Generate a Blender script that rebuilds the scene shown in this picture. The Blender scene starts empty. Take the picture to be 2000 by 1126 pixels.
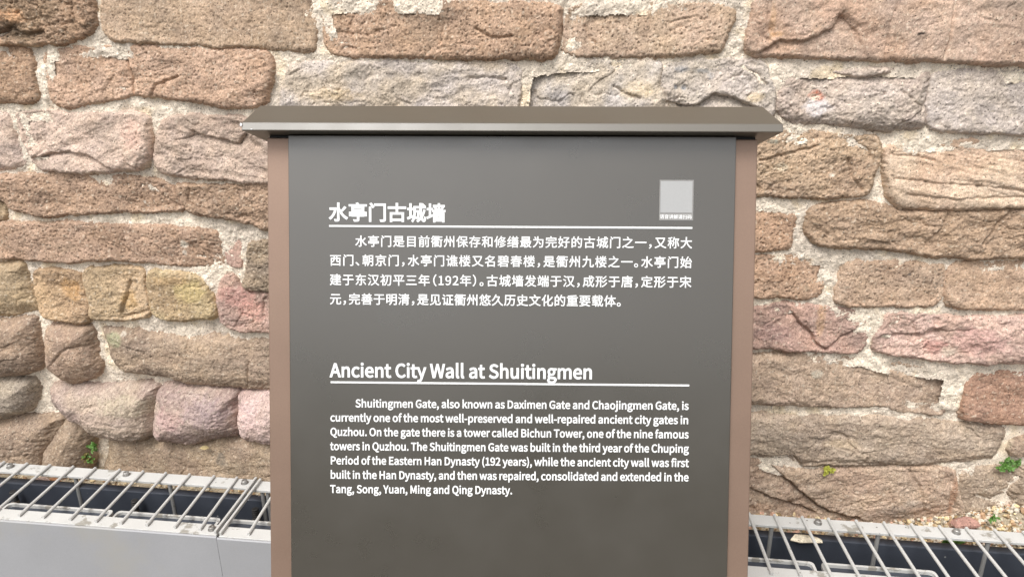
import bpy, bmesh, math, random
import numpy as np
from mathutils import Vector, Matrix
from mathutils.geometry import delaunay_2d_cdt

# ------------------------------------------------------------------ camera
scene = bpy.context.scene
COL = scene.collection
R = math.radians
FPX, IMW, IMH = 1400.0, 2000.0, 1126.0
PITCH = R(19.8)
EYE = np.array([0.0, 0.0, 1.55])
cam = bpy.data.cameras.new('camera')
cam.sensor_width = 36.0
cam.lens = 36.0 * FPX / IMW
cam.clip_start, cam.clip_end = 0.05, 500.0
cam_o = bpy.data.objects.new('camera', cam)
COL.objects.link(cam_o)
cam_o.location = EYE
cam_o.rotation_euler = (R(90) - PITCH, 0, 0)
scene.camera = cam_o

# ------------------------------------------------------------------ sky, sun, exposure
SUN_ELEV, SUN_AZ = R(58), R(-150)        # high, behind the viewer and a little to the left
world = bpy.data.worlds.new('World')
scene.world = world
world.use_nodes = True
wn = world.node_tree
wn.nodes.clear()
sky = wn.nodes.new('ShaderNodeTexSky')
sky.sky_type = 'NISHITA'
sky.sun_disc = False
sky.sun_elevation = SUN_ELEV
sky.sun_rotation = SUN_AZ
sky.air_density = 1.0
sky.dust_density = 3.0
hs = wn.nodes.new('ShaderNodeHueSaturation')
hs.inputs['Saturation'].default_value = 0.06   # a white overcast sky
bgn = wn.nodes.new('ShaderNodeBackground')
bgn.inputs['Strength'].default_value = 0.13
wo = wn.nodes.new('ShaderNodeOutputWorld')
wn.links.new(sky.outputs[0], hs.inputs['Color'])
wn.links.new(hs.outputs[0], bgn.inputs['Color'])
wn.links.new(bgn.outputs[0], wo.inputs['Surface'])

sun = bpy.data.lights.new('sun', 'SUN')
sun.energy = 1.5
sun.angle = R(28)
sun.color = (1.0, 0.97, 0.92)
sun_o = bpy.data.objects.new('sun', sun)
COL.objects.link(sun_o)
sdir = Vector((math.cos(SUN_ELEV) * math.sin(SUN_AZ), math.cos(SUN_ELEV) * math.cos(SUN_AZ), math.sin(SUN_ELEV)))
sun_o.rotation_euler = (-sdir).to_track_quat('-Z', 'Y').to_euler()

vs = scene.view_settings
vs.view_transform = 'Standard'
vs.look = 'None'
vs.gamma = 1.0
vs.use_curve_mapping = False
vs.exposure = 0.75

# ------------------------------------------------------------------ helpers
def lin(c, k=1.0):
    """sRGB 0-255 to linear"""
    out = []
    for v in c:
        v = v / 255.0
        out.append((v / 12.92 if v <= 0.04045 else ((v + 0.055) / 1.055) ** 2.4) * k)
    return tuple(out)

def tag(o, label=None, cat=None, group=None, kind=None):
    if label: o['label'] = label
    if cat: o['category'] = cat
    if group: o['group'] = group
    if kind: o['kind'] = kind
    return o

def empty(name, matrix=None):
    o = bpy.data.objects.new(name, None)
    o.empty_display_size = 0.05
    COL.objects.link(o)
    if matrix is not None: o.matrix_world = matrix
    return o

def link(name, me, mat, parent=None):
    o = bpy.data.objects.new(name, me)
    if mat is not None and not me.materials: me.materials.append(mat)
    COL.objects.link(o)
    if parent is not None: o.parent = parent
    return o

def bm_obj(name, bm, mat, parent=None, smooth=False, bevel=0.0, seg=2):
    if bevel > 0:
        bmesh.ops.bevel(bm, geom=[e for e in bm.edges], offset=bevel, segments=seg, profile=0.5, affect='EDGES', clamp_overlap=True)
    bmesh.ops.recalc_face_normals(bm, faces=bm.faces)
    me = bpy.data.meshes.new(name)
    bm.to_mesh(me)
    bm.free()
    if smooth:
        for p in me.polygons: p.use_smooth = True
    return link(name, me, mat, parent)

def box(bm, x0, x1, y0, y1, z0, z1):
    v = [bm.verts.new(p) for p in ((x0,y0,z0),(x1,y0,z0),(x1,y1,z0),(x0,y1,z0),(x0,y0,z1),(x1,y0,z1),(x1,y1,z1),(x0,y1,z1))]
    for f in ((0,3,2,1),(4,5,6,7),(0,1,5,4),(1,2,6,5),(2,3,7,6),(3,0,4,7)):
        bm.faces.new([v[i] for i in f])
    return v

def tube(bm, pts, r, n=10, radii=None):
    """a round bar along pts with closed ends"""
    pts = [Vector(p) for p in pts]
    rings = []
    for i, p in enumerate(pts):
        d = (pts[min(i+1, len(pts)-1)] - pts[max(i-1, 0)]).normalized()
        s = d.orthogonal().normalized() if abs(d.x) < 0.9 else Vector((0, 1, 0)).cross(d).normalized()
        t = d.cross(s)
        rr = radii[i] if radii else r
        rings.append([bm.verts.new(p + (s * math.cos(2*math.pi*k/n) + t * math.sin(2*math.pi*k/n)) * rr) for k in range(n)])
    for a, b in zip(rings, rings[1:]):
        for k in range(n):
            bm.faces.new((a[k], a[(k+1) % n], b[(k+1) % n], b[k]))
    bm.faces.new(rings[0][::-1]); bm.faces.new(rings[-1])

def lathe(bm, prof, c=(0, 0, 0), n=16):
    rings = []
    for r, z in prof:
        rings.append([bm.verts.new((c[0] + r*math.cos(2*math.pi*k/n), c[1] + r*math.sin(2*math.pi*k/n), c[2] + z)) for k in range(n)])
    for a, b in zip(rings, rings[1:]):
        for k in range(n):
            bm.faces.new((a[k], a[(k+1) % n], b[(k+1) % n], b[k]))
    bm.faces.new(rings[0][::-1]); bm.faces.new(rings[-1])

# where the sight line through a point of the photograph meets a plane of the place (used to survey positions)
_f = np.array([0, math.cos(PITCH), -math.sin(PITCH)])
_u = np.array([0, math.sin(PITCH), math.cos(PITCH)])
_x = np.array([1.0, 0, 0])
def sight(px, py):
    return _f + _x * (px - 1000) / FPX - _u * (py - 563) / FPX
def on_z(px, py, z):
    d = sight(px, py)
    return EYE + d * (z - EYE[2]) / d[2]
def frame(origin, xa, ya, za):
    m = Matrix.Identity(4)
    for i, a in enumerate((xa, ya, za)):
        for k in range(3): m[k][i] = float(a[k])
    for k in range(3): m[k][3] = float(origin[k])
    return m

# ------------------------------------------------------------------ noise (numpy)
_rng = np.random.default_rng(11)
_perm = _rng.permutation(512)
_perm = np.concatenate([_perm, _perm, _perm]).astype(np.int32)
_ang = _rng.uniform(0, 2*np.pi, 512)
_gx, _gy = np.cos(_ang).astype(np.float32), np.sin(_ang).astype(np.float32)
def perlin(x, y, seed=0):
    x = x + seed * 17.31; y = y + seed * 9.77
    x = np.asarray(x, np.float32); y = np.asarray(y, np.float32)
    xl = np.floor(x); yl = np.floor(y)
    xf = x - xl; yf = y - yl
    xi = xl.astype(np.int32); yi = yl.astype(np.int32)
    u = xf*xf*xf*(xf*(xf*6-15)+10); v = yf*yf*yf*(yf*(yf*6-15)+10)
    def g(a, b, dx, dy):
        h = _perm[(_perm[a & 511] + b) & 511]
        return _gx[h]*dx + _gy[h]*dy
    n00 = g(xi, yi, xf, yf); n10 = g(xi+1, yi, xf-1, yf)
    n01 = g(xi, yi+1, xf, yf-1); n11 = g(xi+1, yi+1, xf-1, yf-1)
    return ((n00*(1-u)+n10*u)*(1-v) + (n01*(1-u)+n11*u)*v) * 1.5
def fbm(x, y, f, octv=4, seed=0, gain=0.5):
    s = 0; a = 1.0; t = 0
    for i in range(octv):
        s = s + a * perlin(x*f, y*f, seed+i*3); t += a
        a *= gain; f *= 2.03
    return s / t
def smooth(a, b, x):
    t = np.clip((x-a)/(b-a), 0, 1)
    return t*t*(3-2*t)

# ------------------------------------------------------------------ materials
def nodes(name):
    m = bpy.data.materials.new(name)
    m.use_nodes = True
    nt = m.node_tree
    return m, nt, nt.nodes['Principled BSDF']
def add(nt, t, **kw):
    n = nt.nodes.new(t)
    for k, v in kw.items():
        if k in n.inputs: n.inputs[k].default_value = v
        else: setattr(n, k, v)
    return n
def ramp(nt, src, stops):
    r = nt.nodes.new('ShaderNodeValToRGB')
    e = r.color_ramp.elements
    while len(e) < len(stops): e.new(0.5)
    for el, (p, c) in zip(e, stops):
        el.position = p
        el.color = (c, c, c, 1) if not isinstance(c, tuple) else (*c[:3], 1)
    nt.links.new(src, r.inputs['Fac'])
    return r
def mix(nt, fac, a, b, mode='MIX'):
    n = nt.nodes.new('ShaderNodeMix'); n.data_type = 'RGBA'; n.blend_type = mode
    for sock, v in ((n.inputs[0], fac), (n.inputs[6], a), (n.inputs[7], b)):
        if hasattr(v, 'links') or hasattr(v, 'is_output'): nt.links.new(v, sock)
        elif isinstance(v, (int, float)): sock.default_value = v if sock == n.inputs[0] else (v, v, v, 1)
        else: sock.default_value = (*v[:3], 1)
    return n.outputs[2]
def bump(nt, src, bsdf, strength, dist, prev=None):
    b = add(nt, 'ShaderNodeBump', Strength=strength, Distance=dist)
    nt.links.new(src, b.inputs['Height'])
    if prev is not None: nt.links.new(prev, b.inputs['Normal'])
    nt.links.new(b.outputs[0], bsdf.inputs['Normal'])
    return b.outputs[0]

def rock_material(name, grain=0.45, bump_s=0.55, rough=0.93):
    """colour of each stone comes from its vertices; grains, pores and grit are added here"""
    m, nt, b = nodes(name)
    at = add(nt, 'ShaderNodeAttribute', attribute_name='tint')
    tc = add(nt, 'ShaderNodeTexCoord')
    n1 = add(nt, 'ShaderNodeTexNoise', Scale=330.0, Detail=3.0, Roughness=0.7)
    n2 = add(nt, 'ShaderNodeTexNoise', Scale=95.0, Detail=5.0, Roughness=0.65)
    vo = add(nt, 'ShaderNodeTexVoronoi', Scale=150.0)
    for n in (n1, n2, vo): nt.links.new(tc.outputs['Object'], n.inputs['Vector'])
    g1 = ramp(nt, n1.outputs['Fac'], [(0.28, 1.0 - grain), (0.5, 1.06), (0.72, 1.06 + 0.7*grain)])
    g2 = ramp(nt, n2.outputs['Fac'], [(0.3, 1.0 - 0.45*grain), (0.5, 1.05), (0.75, 1.05 + 0.4*grain)])
    c = mix(nt, 1.0, at.outputs['Color'], g1.outputs[0], 'MULTIPLY')
    c = mix(nt, 1.0, c, g2.outputs[0], 'MULTIPLY')
    # dark specks for pores, their hollow shade painted into the colour
    sp = ramp(nt, vo.outputs['Distance'], [(0.16, 0.22), (0.27, 1.0)])
    vr = add(nt, 'ShaderNodeSeparateColor'); nt.links.new(vo.outputs['Color'], vr.inputs[0])
    pick = ramp(nt, vr.outputs[0], [(0.70, 0.0), (0.74, 1.0)])
    c = mix(nt, pick.outputs[0], c, mix(nt, 1.0, c, sp.outputs[0], 'MULTIPLY'))
    # pale quartz grains
    lg = ramp(nt, vo.outputs['Distance'], [(0.15, 1.0), (0.27, 0.0)])
    pick2 = ramp(nt, vr.outputs[1], [(0.88, 0.0), (0.91, 0.75)])
    fac = mix(nt, 1.0, lg.outputs[0], pick2.outputs[0], 'MULTIPLY')
    c = mix(nt, fac, c, lin((225, 212, 192), 0.8))
    nt.links.new(c, b.inputs['Base Color'])
    b.inputs['Roughness'].default_value = rough
    b.inputs['Specular IOR Level'].default_value = 0.2
    p = bump(nt, n2.outputs['Fac'], b, bump_s, 0.006)
    bump(nt, n1.outputs['Fac'], b, bump_s, 0.0022, p)
    return m

def paint(name, col, rough=0.5, metallic=0.0, spec=0.5, dirt=None, dirt_lo=0.55, dirt_hi=0.62, dirt_scale=14.0, grain=0.06, bump_s=0.05, chips=None, chip_size=.06, chip_pick=.80, chip_scale=45.0, ior=None):
    m, nt, b = nodes(name)
    tc = add(nt, 'ShaderNodeTexCoord')
    n1 = add(nt, 'ShaderNodeTexNoise', Scale=7.0, Detail=6.0, Roughness=0.6)
    n2 = add(nt, 'ShaderNodeTexNoise', Scale=420.0, Detail=2.0)
    for n in (n1, n2): nt.links.new(tc.outputs['Object'], n.inputs['Vector'])
    v = ramp(nt, n1.outputs['Fac'], [(0.3, 1 - grain*1.5), (0.7, 1 + grain)])
    c = mix(nt, 1.0, col, v.outputs[0], 'MULTIPLY')
    g = ramp(nt, n2.outputs['Fac'], [(0.3, 1 - grain), (0.7, 1 + grain)])
    c = mix(nt, 1.0, c, g.outputs[0], 'MULTIPLY')
    if dirt:
        n3 = add(nt, 'ShaderNodeTexNoise', Scale=dirt_scale, Detail=8.0, Roughness=0.68)
        nt.links.new(tc.outputs['Object'], n3.inputs['Vector'])
        d = ramp(nt, n3.outputs['Fac'], [(dirt_lo, 0.0), (dirt_hi, 1.0)])
        c = mix(nt, d.outputs[0], c, dirt)
    if chips:
        vo = add(nt, 'ShaderNodeTexVoronoi', Scale=chip_scale); nt.links.new(tc.outputs['Object'], vo.inputs['Vector'])
        vr = add(nt, 'ShaderNodeSeparateColor'); nt.links.new(vo.outputs['Color'], vr.inputs[0])
        k = ramp(nt, vo.outputs['Distance'], [(chip_size, 1.0), (chip_size*2, 0.0)])
        pk = ramp(nt, vr.outputs[0], [(chip_pick, 0.0), (chip_pick+.02, 1.0)])
        c = mix(nt, mix(nt, 1.0, k.outputs[0], pk.outputs[0], 'MULTIPLY'), c, chips)
    nt.links.new(c, b.inputs['Base Color'])
    rr = ramp(nt, n1.outputs['Fac'], [(0.3, max(0.02, rough - 0.06)), (0.7, min(1, rough + 0.06))])
    nt.links.new(rr.outputs[0], b.inputs['Roughness'])
    b.inputs['Metallic'].default_value = metallic
    if ior: b.inputs['IOR'].default_value = ior
    b.inputs['Specular IOR Level'].default_value = spec
    if bump_s: bump(nt, n2.outputs['Fac'], b, bump_s, 0.0006)
    return m

M_STONE = rock_material('sandstone', grain=.38, bump_s=.32)
M_MORTAR = rock_material('lime_mortar', grain=0.38, bump_s=0.6)
M_GRAVEL = rock_material('gravel', grain=0.4, bump_s=0.35)
M_PANEL = paint('panel_taupe_paint', lin((61, 56, 48)), rough=0.30, ior=2.05, metallic=0.0, spec=0.5, grain=0.035, bump_s=0.06)
M_CAP = paint('cap_taupe_paint', lin((86, 79, 68)), rough=0.42, ior=1.85, metallic=0.0, spec=0.5, grain=0.03, bump_s=0.05)
M_POST = paint('post_bronze_paint', lin((146, 122, 107)), rough=0.40, metallic=0.45, spec=0.5, grain=0.03, bump_s=0.05)
M_INK = paint('white_print', (0.82, 0.82, 0.82), rough=0.5, grain=0.0, bump_s=0)
M_PLATE = paint('code_plate_print', lin((140, 138, 136)), rough=0.5, grain=0.02, bump_s=0)
M_CODE = paint('code_field_print', lin((168, 168, 168)), rough=0.5, grain=0.02, bump_s=0)
M_CHIP = paint('bare_metal_chip', (0.85, 0.85, 0.85), rough=0.4, grain=0, bump_s=0)
M_BAR = paint('worn_white_paint', lin((196, 195, 192)), rough=0.6, dirt=lin((150, 146, 138)), dirt_lo=0.57, dirt_hi=0.61, dirt_scale=16, chips=lin((90, 85, 78)))
M_ROD = paint('rod_grey_paint', lin((194, 193, 190)), rough=0.55, dirt=lin((120, 112, 102)), dirt_lo=0.66, dirt_hi=0.69, dirt_scale=60, chips=lin((80, 72, 64)))
M_SROD = paint('support_rod_grey', lin((140, 139, 137)), rough=0.55, grain=.12, dirt=lin((100, 95, 88)), dirt_lo=.6, dirt_hi=.65, dirt_scale=50)
M_FASCIA = paint('fascia_grey_paint', lin((163, 163, 166)), rough=0.42, spec=0.5, grain=0.035, dirt=lin((166, 163, 157)), dirt_lo=0.48, dirt_hi=0.72, dirt_scale=4, bump_s=0.03, chips=lin((92, 90, 88)), chip_size=.03, chip_pick=.9, chip_scale=22)
M_NAVY = paint('navy_steel_paint', lin((62, 66, 75)), rough=0.5, dirt=lin((120, 122, 126)), dirt_lo=0.70, dirt_hi=0.72, dirt_scale=28, grain=0.12, chips=lin((150, 150, 150)))
M_STEEL = paint('zinc_steel', lin((165, 163, 160)), rough=0.4, metallic=0.7, grain=0.1, dirt=lin((90, 80, 70)), dirt_lo=0.62, dirt_hi=0.7, dirt_scale=90)
M_LENS = paint('frosted_lens', lin((205, 206, 204)), rough=0.35, grain=0.05)
M_BLACK = paint('black_rubber', lin((42, 40, 40)), rough=0.6)
M_GLAND = paint('dirty_brass', lin((112, 98, 84)), rough=0.5, metallic=0.4, grain=0.2)
M_LEAF = paint('weed_leaf_green', lin((96, 138, 56), 0.75), rough=0.55, grain=0.18)
M_LEAF2 = paint('weed_leaf_yellow', lin((172, 172, 66), 0.8), rough=0.55, grain=0.15)
M_LEAF3 = paint('withered_leaf', lin((130, 118, 62), 0.8), rough=0.7, grain=0.25)
M_PAVE = paint('paving_grey', lin((100, 98, 94), 0.9), rough=0.85, grain=0.15, dirt=lin((82, 80, 76)), dirt_lo=0.5, dirt_hi=0.7, dirt_scale=3)

# ------------------------------------------------------------------ the ancient wall
WYAW, WBAT = R(6.0), R(3.0)
W_U = np.array([math.cos(WYAW), -math.sin(WYAW), 0.0])
_back = np.array([math.sin(WYAW), math.cos(WYAW), 0.0])
W_V = _back * math.sin(WBAT) + np.array([0, 0, 1.0]) * math.cos(WBAT)
W_N = np.cross(W_U, W_V)                     # towards the street
W_O = np.array([0.0, 1.65, 0.40])
def on_wall(px, py):
    d = sight(px, py)
    q = EYE + d * ((W_O - EYE) @ W_N) / (d @ W_N) - W_O
    return (q @ W_U, q @ W_V)

# outline of every stone (surveyed), its colour, second colour, how far it stands out, edge radius, roughness
def s(pts, col, col2=None, H=0.022, r=0.030, rough=1.0, hole=0.5, tilt=0.0, ledge=1.0, grime=0.3, bed=None):
    e = {} if bed is None else dict(bed=bed)
    return dict(e, pts=pts, col=col, col2=col2 or tuple(v*0.9 for v in col), H=H, r=r, rough=rough, hole=hole, tilt=tilt, ledge=ledge, grime=grime)
STONES = [
 # top course
 s([(-90,-32),(185,-32),(190,0),(196,45),(185,60),(160,72),(130,82),(60,84),(0,80),(-90,80)], (142,114,84),(168,132,100),H=.034,rough=2.2,hole=.9,ledge=1.6,grime=.6),
 s([(205,-32),(207,30),(212,62),(224,76),(306,80),(392,86),(485,91),(567,95),(619,98),(621,60),(608,8),(600,-32)], (174,146,116),(166,138,110),H=.02,rough=.55,ledge=.3),
 s([(625,6),(850,5),(1094,6),(1091,50),(1084,110),(998,111),(793,108),(654,105),(645,95),(632,45)], (174,139,108),(162,128,100),H=.024,rough=1.1,hole=.8),
 s([(1117,6),(1300,5),(1403,9),(1431,22),(1425,45),(1406,95),(1375,100),(1286,107),(1154,107),(1101,104),(1105,56)], (174,147,118),(180,150,124),H=.02,rough=.7,hole=.8),
 s([(1478,-6),(1700,3),(2090,4),(2090,128),(2000,123),(1832,115),(1679,113),(1582,108),(1479,104),(1456,92),(1462,45)], (170,142,122),(178,142,116),H=.034,r=.034,rough=.9,hole=.15,grime=.2),
 # second course
 s([(-90,92),(0,90),(58,96),(68,130),(80,190),(70,197),(0,195),(-90,195)], (154,120,90),(165,130,98),rough=1.2,hole=.8),
 s([(88,105),(142,92),(239,92),(373,95),(520,104),(533,112),(530,168),(519,205),(448,205),(392,194),(325,184),(269,181),(209,194),(145,206),(112,201),(95,150)], (178,141,112),(186,150,122),H=.026,rough=1.0,hole=.7),
 s([(562,123),(686,116),(806,123),(1020,124),(1016,165),(1010,238),(553,236),(556,180)], (186,175,168),(184,168,146),H=.02,rough=1.0,hole=.3,ledge=1.5),
 s([(1023,126),(1150,119),(1291,121),(1287,150),(1283,165),(1296,205),(1298,240),(1014,240),(1019,165)], (184,176,170),(184,170,150),H=.02,rough=1.0,hole=.3,ledge=1.4),
 s([(1298,121),(1448,115),(1490,122),(1503,160),(1508,195),(1495,240),(1304,240),(1301,205),(1290,165)], (182,171,158),(190,176,164),H=.026,rough=1.3,hole=.3,ledge=2.0),
 s([(1528,138),(1567,129),(1783,126),(1815,138),(1806,194),(1803,250),(1720,249),(1664,244),(1533,238),(1503,212),(1515,175)], (176,162,150),(172,154,142),H=.034,r=.04,rough=1.6,hole=.3,ledge=2.0),
 s([(1820,136),(2090,140),(2090,262),(1960,256),(1808,252),(1811,194)], (180,167,156),(168,157,150),H=.026,rough=1.0,hole=.35),
 # third course
 s([(-90,212),(28,214),(35,240),(49,285),(57,318),(45,328),(-90,332)], (194,168,150),(184,160,148),H=.03,r=.04,rough=1.0,hole=.1),
 s([(37,215),(149,221),(289,221),(297,262),(296,318),(261,328),(157,333),(86,326),(68,310),(46,255)], (194,167,149),(184,160,144),H=.034,r=.034,rough=1.0,hole=.1,ledge=1.6),
 s([(317,239),(343,224),(470,226),(560,235),(580,350),(521,353),(392,343),(321,334),(309,298)], (190,165,147),(180,154,136),H=.03,r=.036,rough=1.1,hole=.1,ledge=2.2),
 s([(1400,250),(1537,257),(1627,262),(1716,268),(1712,310),(1697,347),(1688,376),(1589,380),(1479,377),(1400,376)], (176,147,114),(164,134,104),H=.024,rough=1.4,hole=.8,ledge=1.6),
 s([(1728,286),(1790,276),(1900,273),(2090,270),(2090,396),(1850,401),(1750,398),(1735,385),(1731,336)], (202,174,144),(192,158,128),H=.028,rough=.8,hole=.25,grime=.1,bed=.35),
 # fourth course
 s([(-90,345),(0,341),(168,337),(284,346),(336,362),(356,388),(365,408),(231,407),(93,418),(37,407),(10,385),(-90,370)], (152,120,94),(164,130,102),H=.03,rough=1.2,hole=.9),
 s([(348,359),(448,365),(540,357),(585,380),(585,450),(522,443),(497,430),(469,426),(426,418),(378,411),(363,388)], (164,132,104),(150,120,94),H=.034,rough=1.6,hole=.8,ledge=1.5),
 s([(-90,385),(4,392),(16,410),(9,428),(-90,432)], (168,142,102),H=.02),
 s([(1400,389),(1477,391),(1557,397),(1556,418),(1541,465),(1533,483),(1475,485),(1400,484)], (170,131,98),(162,126,96),H=.018,rough=.9,hole=.8),
 s([(1578,400),(1679,392),(1730,403),(1760,412),(1902,409),(2090,409),(2090,499),(2000,497),(1849,497),(1788,487),(1724,477),(1600,477),(1571,445)], (156,127,98),(166,136,106),H=.036,r=.036,rough=1.5,hole=.5,ledge=1.8,tilt=.10),
 # fifth course
 s([(-90,436),(0,436),(82,437),(156,433),(284,439),(426,446),(432,471),(444,510),(426,513),(373,516),(284,507),(213,501),(117,507),(53,498),(-90,499)], (160,126,99),(170,136,110),H=.028,rough=.9,hole=.9),
 s([(453,453),(469,464),(474,496),(471,520),(451,513),(445,475)], (182,142,126),H=.012,r=.02,rough=.6,hole=.3),
 s([(489,471),(524,469),(590,470),(592,566),(525,562),(482,559),(491,517)], (150,130,104),(128,112,94),H=.03,rough=1.8),
 s([(1400,500),(1475,499),(1600,495),(1622,506),(1613,542),(1595,580),(1472,573),(1400,573)], (167,130,99),(172,136,106),H=.02,rough=1.1,hole=1.0),
 s([(1647,509),(1742,507),(1839,508),(1843,542),(1831,578),(1809,594),(1760,593),(1632,591),(1635,556)], (177,147,119),(172,138,110),H=.02,rough=.7,hole=.8),
 s([(1850,509),(2090,509),(2090,600),(2000,598),(1859,596),(1840,582),(1849,542)], (180,147,117),(188,152,120),H=.022,rough=.7,hole=.5),
 # sixth course
 s([(-90,507),(0,507),(57,508),(67,549),(86,598),(46,609),(-90,613)], (170,145,104),(150,128,92),H=.034,r=.05,rough=1.0,hole=.2,tilt=.06),
 s([(70,525),(156,527),(170,553),(185,599),(182,619),(160,625),(92,612),(82,571)], (184,150,104),(160,128,90),H=.038,r=.035,rough=1.3,hole=.3,ledge=1.4),
 s([(163,527),(227,521),(283,524),(284,549),(299,599),(293,614),(188,618),(187,585)], (168,142,102),(180,150,110),H=.034,rough=1.1,hole=.5,ledge=1.6),
 s([(289,525),(348,527),(391,538),(412,560),(425,599),(422,616),(323,619),(303,599)], (184,160,110),(166,138,96),H=.034,r=.036,rough=1.2,hole=.4),
 s([(441,538),(458,534),(476,560),(525,572),(600,580),(600,640),(525,641),(462,637),(438,619),(430,578)], (180,142,126),(166,132,120),H=.034,rough=1.3,hole=.2,ledge=1.4),
 s([(1400,602),(1474,600),(1547,589),(1611,596),(1677,604),(1688,631),(1684,667),(1670,683),(1614,681),(1472,671),(1400,668)], (170,131,116),(154,122,110),H=.026,rough=1.2,hole=.3,ledge=1.2),
 s([(1726,612),(1760,608),(1866,617),(2090,618),(2090,700),(1902,700),(1795,693),(1705,680),(1705,659),(1721,636)], (194,158,144),(178,144,130),H=.032,r=.034,rough=1.5,hole=.2,ledge=2.0),
 # seventh course
 s([(-90,622),(0,616),(68,611),(83,616),(83,663),(90,695),(82,716),(43,727),(-90,731)], (146,120,96),(128,106,88),H=.058,r=.075,rough=1.0,hole=.2),
 s([(98,626),(178,628),(190,640),(194,666),(203,702),(198,723),(160,742),(139,742),(101,713),(92,666)], (152,125,100),(140,114,94),H=.050,r=.06,rough=1.1,hole=.3),
 s([(201,636),(249,633),(355,648),(525,653),(610,655),(610,758),(525,753),(426,748),(355,739),(313,725),(242,719),(222,677)], (156,133,108),(142,120,100),H=.030,r=.045,rough=1.2,hole=.3),
 s([(1400,692),(1470,692),(1582,689),(1696,698),(1760,714),(1865,721),(1855,757),(1845,807),(1780,799),(1717,789),(1600,785),(1468,781),(1400,779)], (171,145,120),(164,138,116),H=.02,rough=.9,hole=.5),
 s([(1889,741),(1913,725),(2090,723),(2090,823),(2000,821),(1880,814),(1876,795)], (166,121,94),(158,116,92),H=.022,rough=.9,hole=.4),
 # eighth course
 s([(-90,737),(70,733),(77,752),(71,777),(58,799),(0,812),(-90,818)], (156,144,126),(134,122,108),H=.055,r=.06,rough=.9,hole=.1,grime=.1),
 s([(106,744),(200,752),(310,744),(316,770),(305,800),(305,838),(284,851),(246,852),(200,842),(172,820),(138,805),(113,775)], (170,150,132),(156,134,124),H=.066,r=.075,rough=1.5,hole=.3),
 s([(318,743),(400,754),(470,759),(469,790),(469,838),(446,845),(369,858),(323,852),(308,838),(309,800)], (170,147,136),(154,128,122),H=.066,r=.075,rough=1.5,hole=.4),
 s([(474,760),(600,768),(605,860),(527,857),(490,849),(474,838),(473,790)], (184,157,150),(164,136,132),H=.055,r=.05,rough=1.4,hole=.3),
 s([(1400,792),(1468,799),(1557,806),(1631,802),(1747,807),(1870,823),(1968,830),(1962,851),(1943,881),(1931,894),(1809,900),(1692,900),(1578,904),(1554,896),(1545,885),(1468,884),(1400,883)], (162,143,122),(152,132,112),H=.034,r=.04,rough=1.2,hole=.4,ledge=1.2),
 s([(1976,858),(2090,826),(2090,878),(1967,881)], (148,124,102),H=.026),
 # lowest course
 s([(-90,822),(0,816),(74,809),(130,813),(109,845),(89,880),(83,960),(-90,960)], (150,127,102),(138,116,96),H=.042,r=.07,rough=.9,hole=.4),
 s([(137,813),(164,821),(177,843),(175,878),(162,960),(88,960),(91,885),(111,848)], (144,122,98),(136,114,92),H=.048,r=.07,rough=.8,hole=.4),
 s([(210,857),(277,855),(369,864),(470,848),(600,864),(600,990),(200,970),(206,915),(214,880)], (160,138,109),(150,126,102),H=.02,r=.045,rough=.8,hole=.4),
 s([(1400,887),(1468,889),(1510,906),(1594,913),(1700,912),(1800,906),(1857,913),(1862,952),(1871,992),(1868,1060),(1400,1060)], (170,145,120),(158,130,108),H=.03,r=.032,rough=1.2,hole=.5),
 s([(1868,925),(1900,909),(2090,901),(2090,1080),(1880,1070),(1874,965)], (160,140,117),(150,130,108),H=.022,r=.035,rough=1.3,hole=.4,ledge=1.5),
]
_r = random.Random(5)
for S_ in STONES:                                         # toothed ends where the surveyed part stops
    e = _r.uniform(-20, 70)
    S_['pts'] = [(x-e if x == -90 else x+e if x == 2090 else x, y) for x, y in S_['pts']]
def _course(x0, x1, ya, yb, yc, yd, split):
    """courses the sign hides or that lie outside the picture: ya..yb at x0, yc..yd at x1"""
    xs = [x0]
    while xs[-1] < x1 - split * 0.6:
        xs.append(min(x1, xs[-1] + split * _r.uniform(0.75, 1.35)))
    if x1 - xs[-1] > 1: xs[-1] = x1
    for a, b in zip(xs, xs[1:]):
        f = lambda x, p, q: p + (q - p) * (x - x0) / (x1 - x0)
        a2, b2 = a + 7, b - 7
        j = lambda k=5: _r.uniform(-k, k)
        m = (a2 + b2) / 2
        pts = [(a2, f(a2,ya,yc)+7+j()), (m, f(m,ya,yc)+7+j()), (b2, f(b2,ya,yc)+7+j()), (b2+j(), f(b2,(ya+yb)/2,(yc+yd)/2)), (b2, f(b2,yb,yd)-7+j()), (m, f(m,yb,yd)-7+j()), (a2, f(a2,yb,yd)-7+j()), (a2+j(), f(a2,(ya+yb)/2,(yc+yd)/2))]
        c = _r.choice([(172,142,112),(160,128,100),(178,156,142),(168,134,118),(176,148,120),(150,124,98)])
        d = s(pts, c, H=_r.uniform(.018,.032), rough=1.1)
        d['coarse'] = True
        STONES.append(d)
for q in [(592,1392,243,352,247,378),(598,1392,356,458,386,487),(602,1392,465,572,497,576),(608,1392,575,652,598,672),(616,1392,656,764,689,782),(612,1392,765,864,790,885),(608,1392,862,990,886,1060)]:
    _course(*q, 300)
for ya, yb, yc, yd in [(-150,-36,-140,-10),(-270,-152,-265,-142),(-390,-272,-400,-262),(-560,-392,-560,-402)]:
    _course(-620, 3300, ya, yb, yc, yd, 380)
for k in range(9):
    ya = -30 + k*121; _course(-620, -94, ya, ya+118, ya, ya+118, 300)
for k in range(9):
    ya = 2 + k*131; _course(2094, 3300, ya, ya+128, ya+14, ya+142, 330)

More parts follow.
